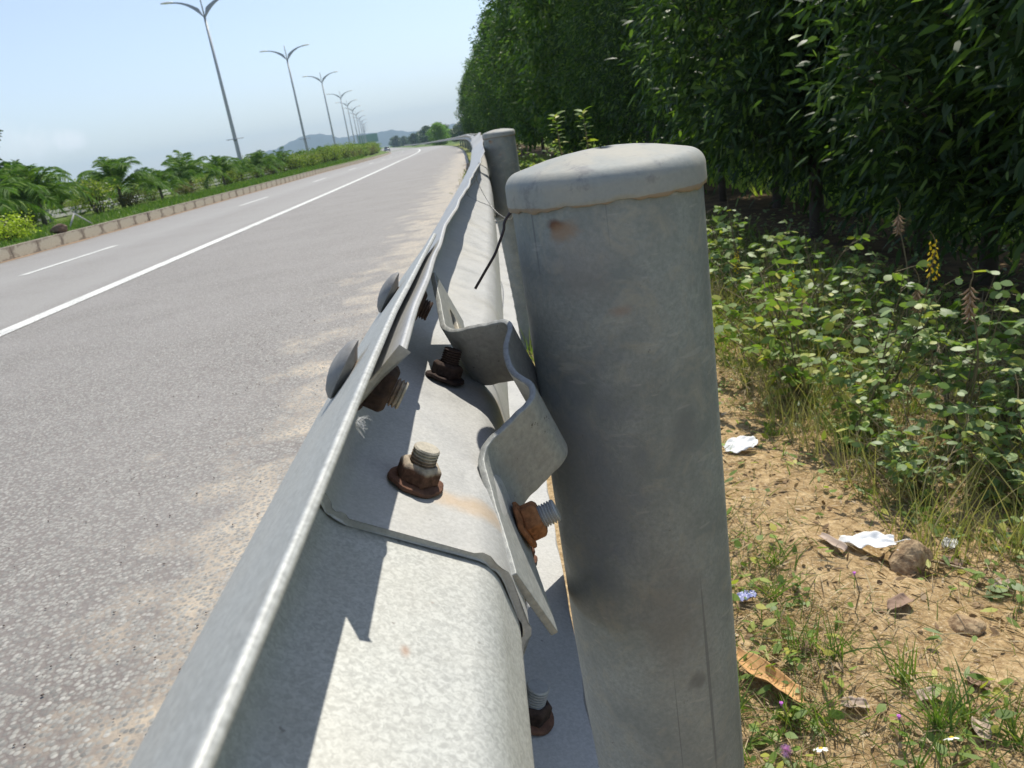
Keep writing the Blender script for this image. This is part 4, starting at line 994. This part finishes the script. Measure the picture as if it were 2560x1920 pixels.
spots = [(1.02, 1.78, 4, .75), (1.22, 1.68, 4, .9), (1.38, 1.78, 1, .7), (.97, 2.08, 3, .75), (1.42, 2.05, 0, .8), (1.0, 2.5, 1, 1.), (1.3, 3.0, 0, .9),
         (1.45, 3.3, 1, .85), (1.0, 4.1, 1, 1.), (1.3, 4.3, 2, .7), (.85, 4.6, 3, 1.), (.62, 2.85, 4, .8), (.70, 3.3, 4, .9), (1.1, 5.0, 0, .9), (.8, 5.5, 1, .9), (.62, 4.6, 3, .9), (.55, 6.2, 0, 1.0), (.9, 6.6, 2, 1.), (.6, 7.6, 1, 1.1), (.5, 9.0, 0, 1.2), (.8, 8.6, 2, 1.2), (.55, 10.6, 1, 1.2), (.5, 12.5, 2, 1.2), (.55, 14.5, 0, 1.3),
         (1.7, 2.2, 3, 1.)]
spots.sort(key=lambda q: q[1]); wc = 0
for (X, Y, i, s) in spots:
    put_weed(i, X, Y, s, rw.uniform(0, 6.28), '%s weed with %s leaflets, %s nearest, %s' % (('tall', 'spreading', 'upright', 'low', 'small low')[i], 'grey-green' if i % 2 == 0 else 'green', nth(wc + 1), 'by the dirt path' if X < 1.0 else 'deeper in the weed bed')); wc += 1
drym = flat('dry stems', (.42, .34, .22), .85, 0, .3, 50)
for di, (X, Y, H_, lab) in enumerate(((1.15, 3.9, .52, 'tangle of pale dry stems beside the edge of the near post'), (1.28, 3.3, .40, 'dry bent stems behind the middle pod bunch'), (.95, 2.6, .30, 'low dry twigs lying over the weeds by the path'), (1.3, 2.3, .36, 'bare pale twigs between the yellow spike and the trunks'), (1.0, 1.85, .20, 'low bare twigs at the front of the weed bed'))):
    rr = random.Random(50 + di); b = MB()
    for k_ in range(22):
        a = rr.uniform(0, 6.28); L_ = H_ * rr.uniform(.4, 1.0); lean_ = rr.uniform(.1, .9); p0 = Vector((rr.uniform(-.08, .08), rr.uniform(-.08, .08), -.02)); d = Vector((math.cos(a) * lean_, math.sin(a) * lean_, 1)).normalized(); pth = [p0]
        for j_ in range(6): d = (d + Vector((rr.uniform(-.2, .2), rr.uniform(-.2, .2), rr.uniform(-.22, .06)))).normalized(); pth.append(pth[-1] + d * L_ / 6)
        b.tube(pth, [.0022, .002, .0018, .0015, .0012, .001, .0006], 4, cap=False)
        for j_ in (2, 3, 4, 5):
            e_ = pth[j_] + Vector((rr.uniform(-1, 1), rr.uniform(-1, 1), rr.uniform(-.2, .8))) * .05; b.tube([pth[j_], (pth[j_] + e_) / 2 + Vector((0, 0, .006)), e_], [.001, .0008, .0005], 3, cap=False)
    o = b.build('dry_twigs', drym); o.location = (X, Y, G0(X, Y)); tag(o, lab, 'twigs', 'dry twigs in the weed bed')
# pale leafy herb just right of the second post and twin sprigs behind the cap
for (X, Y, z, s, lab) in ((.56, 5.3, .30, .62, 'leafy sprig with pointed leaves rising just left above the near post cap'), (.70, 5.0, .25, .55, 'smaller pointed-leaf sprig right of the other one, above the near post cap')):
    r = empty('herb_sprig', (X, Y, float(gz(X, Y)))); tag(r, lab, 'herb'); b = MB(); H = CZ - .09 + .11 - r.location.z
    b.tube([(0, 0, 0), (.02, 0, H * .5), (0, .01, H)], [.006, .005, .003], 5); b.build('stem', stemm, r)
    R_ = np.random.RandomState(int(X * 100)); Pn = []; Dn = []
    for k_ in range(34):
        z_ = H * (1 - .30 * (k_ / 34) ** 1.2); a = k_ * 2.4; Pn.append((0, 0, z_)); Dn.append((math.cos(a) * .8, math.sin(a) * .8, .5 - .5 * k_ / 34))
    V, F = leaves(np.array(Pn), unit(np.array(Dn)), R_.uniform(.055, .085, 34), .022, .3, flat_=.6); link('leaves', npmesh('leaves', V, F), weedleaf2, r, False)

# ------------------------------------------------------------------ grass, herbs, straw on the soil
def field_pts(n, x0, x1, y0, y1, dens, seed):
    R = np.random.RandomState(seed); X = R.uniform(x0, x1, n * 4); Y = y0 + (y1 - y0) * R.random(n * 4) ** 1.35
    keep = R.random(n * 4) < dens(X, Y); X, Y = X[keep][:n], Y[keep][:n]
    return np.stack([X, Y, gz(X, Y) - .002], 1)
def patch(X, Y): return .5 + .5 * np.sin(9 * X + 3 * np.sin(4 * Y)) * np.sin(7 * Y + 2 * np.sin(6 * X + 1))
def dens(X, Y):
    path = np.exp(-((X - (.72 + .06 * np.sin(Y * 2))) / .17) ** 2)
    d = (.25 + .75 * patch(X, Y) ** 1.5) * (1 - .93 * path)
    return np.clip(np.where(Y < 1.05, np.maximum(d, .30 + .3 * patch(X * 1.7, Y * 1.5)), d), 0, 1)
gA = leafmat('verge grass', (.09, .16, .035), (.19, .27, .06), (.34, .32, .10), trans=.35, rough=.5)
gB = leafmat('dry straw', (.26, .18, .09), (.45, .34, .19), (.58, .48, .30), trans=.15, rough=.7)
R_ = np.random.RandomState(21)
P = field_pts(21000, .13, 2.2, .55, 6.0, dens, 1)
blades('verge_grass', P, R_.uniform(.025, .075, len(P)), R_.uniform(.0014, .003, len(P)), 1.3, gA, 'sparse green grass growing in clumps on the sandy verge right of the posts')
tuft = []
for k_ in range(100):
    X, Y = rw.uniform(.2, 1.3), .62 + 2.4 * rw.random() ** 1.4
    if float(dens(np.array(X), np.array(Y))) < .25: continue
    tuft.append(np.array([X, Y, 0]) + np.random.RandomState(k_).normal(size=(34, 3)) * np.array([.012, .012, 0]))
T_ = np.concatenate(tuft); T_[:, 2] = gz(T_[:, 0], T_[:, 1])
blades('grass_tufts', T_, R_.uniform(.05, .13, len(T_)), R_.uniform(.002, .0035, len(T_)), 1.2, gA, 'longer green grass tufts on the sandy verge')
P = field_pts(80000, .12, 2.4, .55, 6.0, lambda X, Y: np.clip(dens(X, Y) * .9 + .12, 0, 1), 2); P[:, 2] += R_.uniform(0, .012, len(P))
D = unit(np.stack([R_.normal(size=len(P)), R_.normal(size=len(P)), R_.uniform(-.1, .45, len(P))], 1)); V, F = leaves(P, D, R_.uniform(.02, .08, len(P)), R_.uniform(.001, .0026, len(P)), .15)
tag(link('straw', npmesh('straw', V, F), gB, None, False), 'dry straw-coloured grass stalks lying over the verge', 'straw', None, 'stuff')
P = field_pts(9000, .13, 2.4, .55, 6.0, lambda X, Y: np.clip(dens(X, Y) * patch(X + 3, Y), 0, 1), 3); P[:, 2] += R_.uniform(0.004, .035, len(P))
D = unit(R_.normal(size=P.shape) * np.array([1, 1, .35])); V, F = leaves(P, D, R_.uniform(.012, .034, len(P)), R_.uniform(.006, .016, len(P)), .1, ts=(0, .25, .6, 1), ws=(.2, 1, .9, .1), flat_=.6)
tag(link('ground_herbs', npmesh('herbs', V, F), weedleaf2, None, False), 'small low leafy herbs scattered in the verge grass', 'herbs', None, 'stuff')
P = field_pts(3200, .9, 3.6, 1.3, 7.0, lambda X, Y: np.clip(.25 + .75 * patch(X, Y), 0, 1) + 0 * X, 4); P[:, 2] += R_.uniform(.01, .16, len(P)) * np.clip(P[:, 0] - .75, 0, 1)
D = unit(R_.normal(size=P.shape) * np.array([1, 1, .4])); V, F = leaves(P, D, R_.uniform(.02, .05, len(P)), R_.uniform(.012, .03, len(P)), .15, ts=(0, .25, .6, 1), ws=(.2, 1, .9, .1), flat_=.6)
tag(link('undergrowth', npmesh('undergrowth', V, F), weedleaf, None, False), 'low leafy undergrowth beneath the tall weeds and trees', 'undergrowth', None, 'stuff')
P = field_pts(5000, .13, 1.9, .6, 5.0, lambda X, Y: np.clip(.35 + .6 * patch(X + 1, Y), 0, 1), 9); P[:, 2] += R_.uniform(.001, .008, len(P))
D = unit(R_.normal(size=P.shape) * np.array([1, 1, .25])); V, F = leaves(P, D, R_.uniform(.008, .030, len(P)), R_.uniform(.004, .012, len(P)), .1, ts=(0, .25, .6, 1), ws=(.2, 1, .9, .1), flat_=.4)
tag(link('leaf_litter', npmesh('litter', V, F), leafmat('leaf litter', (.14, .085, .045), (.34, .24, .14), (.52, .42, .29), trans=.05, rough=.9), None, False), 'small dry brown leaf fragments littering the verge', 'leaf litter', None, 'stuff')
# grass beside the rail foot and along the row further away
P = field_pts(16000, -.02, 2.2, 3.0, 26, lambda X, Y: .6 + 0 * X, 5); P[:, 0] -= np.array([cv(v) for v in P[:, 1]])
blades('roadside_grass', P, R_.uniform(.06, .20, len(P)) * (1 + P[:, 1] / 40), R_.uniform(.004, .009, len(P)) * (1 + P[:, 1] / 20), 1.0, leafmat('rough grass', (.12, .19, .04), (.24, .29, .07), (.40, .34, .13), trans=.35), 'rough green and straw grass along the foot of the trees')
# little grass tufts growing in the sand on the road side
P = []
for (X, Y, n_, sp) in ((-.36, 2.9, 160, .06), (-.33, 4.9, 260, .12), (-.25, 7.5, 300, .2), (-.22, 10.5, 400, .4), (-.2, 14.5, 500, .9), (-.2, 19, 500, 1.4), (-.45, 2.25, 60, .03), (-.24, 1.95, 50, .03)):
    q_ = R_.normal(size=(n_, 3)) * np.array([.05 + X * -.12, sp, 0]) + np.array([X, Y, .005]); q_[:, 0] = np.minimum(q_[:, 0], -.04); P.append(q_)
P = np.concatenate(P)
blades('shoulder_grass', P, R_.uniform(.015, .05, len(P)) * (1 + P[:, 1] / 8), R_.uniform(.002, .004, len(P)) * (1 + P[:, 1] / 6), 1.6, leafmat('shoulder grass', (.13, .16, .05), (.25, .26, .09), (.42, .33, .17), trans=.3), 'straggly grass in the sand at the edge of the road')
P = field_pts(5200, .82, 1.75, 1.45, 6.5, lambda X, Y: np.clip(patch(X * 1.3, Y), 0, 1), 8)
blades('tall_grass', P, R_.uniform(.08, .34, len(P)), R_.uniform(.0018, .0035, len(P)), .75, leafmat('tall weed grass', (.22, .24, .07), (.40, .34, .16), (.56, .46, .28), trans=.3), 'thin tall grass stalks, half dry, growing up through the weeds')
# field behind the trees
P = field_pts(14000, 3.2, 11, 1, 30, lambda X, Y: .9 + 0 * X, 6)
blades('meadow', P, R_.uniform(.15, .4, len(P)), .03, .8, leafmat('meadow grass', (.32, .46, .07), (.46, .58, .11), (.55, .58, .16), trans=.4), 'sunlit bright green meadow behind the trees')
# pebbles
vf = []; R = np.random.RandomState(9); n = 1500
P = field_pts(n, .15, 1.4, .6, 3.5, lambda X, Y: .6 + 0 * X, 7)
oc = np.array([(1, 0, 0), (0, 1, 0), (-1, 0, 0), (0, -1, 0), (0, 0, .7), (0, 0, -.6)], float); of = np.array([(0, 1, 4), (1, 2, 4), (2, 3, 4), (3, 0, 4), (1, 0, 5), (2, 1, 5), (3, 2, 5), (0, 3, 5)])
sz = R.uniform(.0015, .006, len(P))[:, None, None] * R.uniform(.6, 1.3, (len(P), 6, 1)); V = P[:, None, :] + oc[None] * sz; F = (np.arange(len(P)) * 6)[:, None, None] + of[None]
tag(link('pebbles', npmesh('pebbles', V.reshape(-1, 3), F.reshape(-1, 3)), rockm.m, None, False), 'small sandy pebbles and crumbs of soil on the verge', 'pebbles', None, 'stuff')
R = np.random.RandomState(10); n = 900; X = -.05 - 1.6 * R.random(n) ** 1.5; Y = .5 + 5 * R.random(n) ** 1.3; P = np.stack([X, Y, np.full(n, .001)], 1)
sz = R.uniform(.0015, .0045, n)[:, None, None] * R.uniform(.6, 1.3, (n, 6, 1)); V = P[:, None, :] + oc[None] * sz; F = (np.arange(n) * 6)[:, None, None] + of[None]
tag(link('road_grit', npmesh('grit', V.reshape(-1, 3), F.reshape(-1, 3)), flat('grit', (.15, .12, .10), .9, 0, .6, 80), None, False), 'loose dark and tan grit on the road shoulder', 'grit', None, 'stuff')

# ------------------------------------------------------------------ litter, rocks, dry leaves, flowers
def G(X, Y): return float(gz(X, Y))
o = rock_mesh('rock', 5, .054, (1, .85, .95), rockm.m, 4); o.location = (.80, 1.45, G(.80, 1.45) + .02); o.rotation_euler = (.2, .1, .6); tag(o, 'sandy brown rock beside the crumpled white face mask', 'rock')
o = rock_mesh('rock', 8, .036, (1.1, .9, .6), rockm.m, 4); o.location = (.78, 1.22, G(.78, 1.22) + .005); tag(o, 'smaller flat sandy rock lower down the dirt path', 'rock')
wh = flat('white mask cloth', (.82, .82, .80), .9, 0, .05, 30)
from mathutils import noise as mnoise
def crumple(name, loc, lx, ly, hz_, rz, mat, label, cat, fold=3, seed=1, n=26, parent=None, th=.0008, curl=0.):
    rr = random.Random(seed); ph = [rr.uniform(0, 6) for _ in range(8)]; V = []; F = []
    for i in range(n):
        for j in range(n):
            u, v = i / (n - 1) * 2 - 1, j / (n - 1) * 2 - 1
            ex = lx * (1 - .10 * v * v + .05 * math.sin(4 * v + ph[0])); ey = ly * (1 - .35 * abs(u) ** 3 + .06 * math.sin(5 * u + ph[1]))
            q_ = Vector((u * fold * .55 + seed * 3.1, v * fold * .55 * ly / lx * 1.6 + seed, 0)); z = hz_ * (.35 + .8 * abs(mnoise.noise(q_)) + .45 * abs(mnoise.noise(q_ * 2.3)) + .2 * mnoise.noise(q_ * 5)) + curl * v * v; ex += lx * .10 * mnoise.noise(q_ * 2 + Vector((9, 0, 0))); ey += ly * .14 * mnoise.noise(q_ * 2 + Vector((0, 9, 0)))
            V.append((ex * u, ey * v, z))
            if i and j: k_ = i * n + j; F.append((k_ - n - 1, k_ - 1, k_, k_ - n))
    o = link(name, npmesh(name, V, F), mat, parent)
    md = o.modifiers.new('t', 'SOLIDIFY'); md.thickness = th
    if parent is None: o.location = loc; o.rotation_euler = (0, 0, rz); tag(o, label, cat)
    return o
fm = empty('face_mask', (.735, 1.505, G(.735, 1.505) + .012), -.45); tag(fm, 'crumpled white face mask with an ear loop lying on the dirt path against the rock', 'face mask')
crumple('cloth', None, .058, .026, .030, 0, wh, None, None, 1.1, 5, parent=fm)
b = MB(); b.tube(smooth_path([(.055, .006, .012), (.085, .012, .02), (.100, -.005, .016), (.088, -.024, .006), (.06, -.018, .010)], 40), .0013, 6); b.build('ear_loop', wh, fm)
crumple('paper_scrap', (.645, 2.09, G(.645, 2.09) + .01), .055, .038, .022, .4, wh, 'crumpled white paper scrap on the path right beside the near post edge', 'paper', 1.3, 7)
dl = NT('dry orange leaf', .7, 0, .3); vs = dl.noise(1, 3, .6, co=dl.map((30, 400, 30))); dl.base(dl.mix(dl.ramp(vs, [(.3, 0.), (.7, 1.)]), (.42, .22, .08), (.66, .40, .17)))
crumple('dry_leaf', (.372, 1.145, G(.372, 1.145) + .004), .085, .020, .018, -1.10, dl.m, 'long curled orange-brown dry leaf lying at the foot of the near post', 'dry leaf', 1.2, 9, curl=.012)
bl_ = flat('brown dead leaf', (.30, .20, .14), .8, 0, .25, 40); bl2 = flat('pale dead leaf', (.46, .36, .28), .8, 0, .2, 40)
dls = [(.655, 1.50, .040, .012, 1.9, 'long pale brown dead leaf on the dirt left of the white mask', bl2), (.685, 1.27, .028, .016, .4, 'curled brown dead leaf in the middle of the verge below the rock', bl_), (.90, 1.46, .024, .013, 2.2, 'rolled brown dead leaf right of the rock', bl_),
       (.95, 1.36, .022, .014, .9, 'rolled grey-brown dead leaf at the end of a stick near the right edge', bl2), (.60, 1.02, .018, .013, .2, 'small tan dead leaf in the grass near the bottom', bl2), (.49, 1.05, .022, .012, 2.8, 'tan dead leaf beside the long orange leaf', bl2),
       (.63, .93, .022, .012, 1.2, 'pale dead leaf at the right of the bottom daisies', bl2), (.47, 1.20, .018, .010, .8, 'dark upright dead leaf above the orange leaf', bl_), (.70, 1.05, .020, .013, 1.9, 'brown dead leaf close to the bottom right corner', bl_)]
for i, (X, Y, lx, ly, rz, lab, m_) in enumerate(dls): crumple('dead_leaf', (X, Y, G(X, Y) + .001), lx, ly, .007, rz, m_, lab, 'dead leaf', 1.2, 20 + i, 14, curl=.008)
pl_ = flat('blue plastic', (.36, .38, .60), .3, 0, .3, 60); crumple('plastic_scrap', (.415, 1.37, G(.415, 1.37) + .01), .022, .014, .014, .3, pl_, 'small crumpled blue-violet plastic scrap in the grass by the near post', 'plastic', 3, 31, 18)
cp = NT('clear plastic', .35); cp.base((.62, .64, .62)); cp.b.inputs['Transmission Weight'].default_value = .7; crumple('plastic_cup', (.94, 1.53, G(.94, 1.53) + .01), .022, .016, .014, .8, cp.m, 'crushed clear plastic piece in the weeds right of the rock', 'plastic', 3, 33, 20)
b = MB(); b.tube([(.84, 1.47, G(.84, 1.47) + .016), (.90, 1.41, G(.9, 1.41) + .02), (.96, 1.34, G(.96, 1.34) + .01)], [.003, .0026, .002], 6); tag(b.build('stick', flat('pale stick', (.42, .33, .22), .9)), 'thin pale stick between the two rolled dead leaves', 'stick')
def flower_stem(r, h, bend=.01):
    b = MB(); b.tube([(0, 0, 0), (bend, 0, h * .5), (0, 0, h)], .0011, 5); b.build('stem', stemm, r)
whp = flat('white petals', (.85, .83, .74), .7, 0, .05); yc = flat('yellow centre', (.78, .55, .05), .8, 0, .3, 300)
for (X, Y, h, tl, lab) in ((.379, .925, .070, -.5, 'white daisy with yellow centre in the grass, the one nearer the post'), (.556, .885, .055, -.7, 'white daisy with yellow centre at the bottom right of the picture')):
    z = G(X, Y); r = empty('daisy', (X, Y, z)); tag(r, lab, 'daisy'); flower_stem(r, h)
    Mf = Matrix.Translation((0, 0, h)) @ Matrix.Rotation(tl, 4, 'X')
    for k_ in range(5):
        a = k_ * 2 * math.pi / 5 + .3; b = MB(); d = Vector((math.cos(a), math.sin(a), 0)); s_ = Vector((-math.sin(a), math.cos(a), 0)); q_ = []
        for t_, w_ in ((.1, .0015), (.4, .0035), (.8, .0038), (1, .0022)): c = d * .0115 * t_ + Vector((0, 0, .0015 - .002 * t_ * t_)); q_.append([tuple(Mf @ (c - s_ * w_)), tuple(Mf @ (c + Vector((0, 0, .0005)))), tuple(Mf @ (c + s_ * w_))])
        b.grid(q_); b.build('petal', whp, r)
    b = MB(); b.lathe([(.0034, .0), (.0036, .0015), (.0025, .0032), (.0005, .004)], 14, M=Mf); b.build('flower_centre', yc, r)
pk = flat('pink filaments', (.72, .42, .66), .8, 0, .15, 200); pu = flat('purple petals', (.62, .18, .62), .7)
r = empty('pink_flower', (.327, .93, G(.327, .93))); tag(r, 'fluffy round pink flower head low in the grass by the near post', 'flower'); flower_stem(r, .068)
b = MB(); rr = random.Random(2)
for k_ in range(260):
    d = Vector((rr.gauss(0, 1), rr.gauss(0, 1), rr.gauss(0, 1) + .2)).normalized(); p = Vector((0, 0, .068)); u = d.cross(Vector((.3, .5, .2))).normalized() * .00022
    b.add([p + d * .002 - u, p + d * .002 + u, p + d * rr.uniform(.008, .0105) + u, p + d * .0105 - u], [(0, 1, 2, 3)])
b.build('blossom', pk, r, smooth=False)
for (X, Y, h, lab) in ((.36, 1.035, .065, 'tiny purple flower over the tip of the orange leaf'), (.515, .955, .05, 'tiny purple flower in the middle of the bottom grass'), (.60, 1.28, .09, 'tiny purple bud on a tall thin stem below the mask'), (.40, .87, .05, 'tiny purple flower at the bottom below the daisies')):
    r = empty('purple_flower', (X, Y, G(X, Y))); tag(r, lab, 'flower'); flower_stem(r, h); b = MB(); rr = random.Random(int(X * 1000))
    b.lathe([(.0008, h - .004), (.0018, h), (.0034, h + .002), (.0030, h + .003), (.0006, h + .0032)], 9, wob=lambda q, rad, z: .0008 * math.sin(q * 4)); b.build('blossom', pu, r)

# ------------------------------------------------------------------ small clouds
def cloud_mat():
    m = bpy.data.materials.new('cloud'); m.use_nodes = True; n = m.node_tree.nodes; l = m.node_tree.links; n.remove(n['Principled BSDF'])
    v = n.new('ShaderNodeVolumePrincipled'); tc = n.new('ShaderNodeTexCoord'); nz = n.new('ShaderNodeTexNoise'); nz.inputs['Scale'].default_value = 1.6; nz.inputs['Detail'].default_value = 5
    ln = n.new('ShaderNodeVectorMath'); ln.operation = 'LENGTH'; l.new(tc.outputs['Object'], ln.inputs[0]); l.new(tc.outputs['Object'], nz.inputs[0])
    a = n.new('ShaderNodeMath'); a.operation = 'MULTIPLY_ADD'; l.new(ln.outputs['Value'], a.inputs[0]); a.inputs[1].default_value = -1.0; l.new(nz.outputs[0], a.inputs[2])
    b_ = n.new('ShaderNodeMath'); b_.operation = 'MULTIPLY_ADD'; b_.use_clamp = False; l.new(a.outputs[0], b_.inputs[0]); b_.inputs[1].default_value = .022; b_.inputs[2].default_value = .004
    c = n.new('ShaderNodeMath'); c.operation = 'MAXIMUM'; l.new(b_.outputs[0], c.inputs[0]); c.inputs[1].default_value = 0
    v.inputs['Color'].default_value = (1, 1, 1, 1); l.new(c.outputs[0], v.inputs['Density']); l.new(v.outputs[0], n['Material Output'].inputs['Volume']); return m
for (dx, dzv, r, sx, lab) in () and ((-.4745, .0600, 62, 1.3, 'small faint white cloud low in the sky at the left'), (-.532, .0605, 95, 1.8, 'fainter wider cloud wisp at the far left edge of the sky')):
    import bmesh
    bm = bmesh.new(); bmesh.ops.create_icosphere(bm, subdivisions=3, radius=1); me = bpy.data.meshes.new('cloud'); bm.to_mesh(me); bm.free()
    c = link('cloud', me, cloud_mat(), None); c.location = (dx * 5200, 5200, dzv * 5200 + CZ + 12); c.scale = (r * sx, r, r * .7); tag(c, lab, 'cloud')
print('objects', len(bpy.data.objects), 'meshes', len(bpy.data.meshes), 'verts', sum(len(m.vertices) for m in bpy.data.meshes))
# ------------------------------------------------------------------ haze: the air between here and the hills
b = MB(); b.box(-3600, 4100, -60, 4100, -6, 140)
hz = b.build('haze', None, smooth=False); tag(hz, 'thin blue summer haze softening the far hills', 'haze', None, 'stuff')
m = bpy.data.materials.new('haze'); m.use_nodes = True; n = m.node_tree.nodes; n.remove(n['Principled BSDF']); v = n.new('ShaderNodeVolumePrincipled')
v.inputs['Color'].default_value = (.64, .85, 1.0, 1); v.inputs['Density'].default_value = .00034; v.inputs['Anisotropy'].default_value = .0
m.node_tree.links.new(v.outputs[0], n['Material Output'].inputs['Volume']); hz.data.materials.append(m)
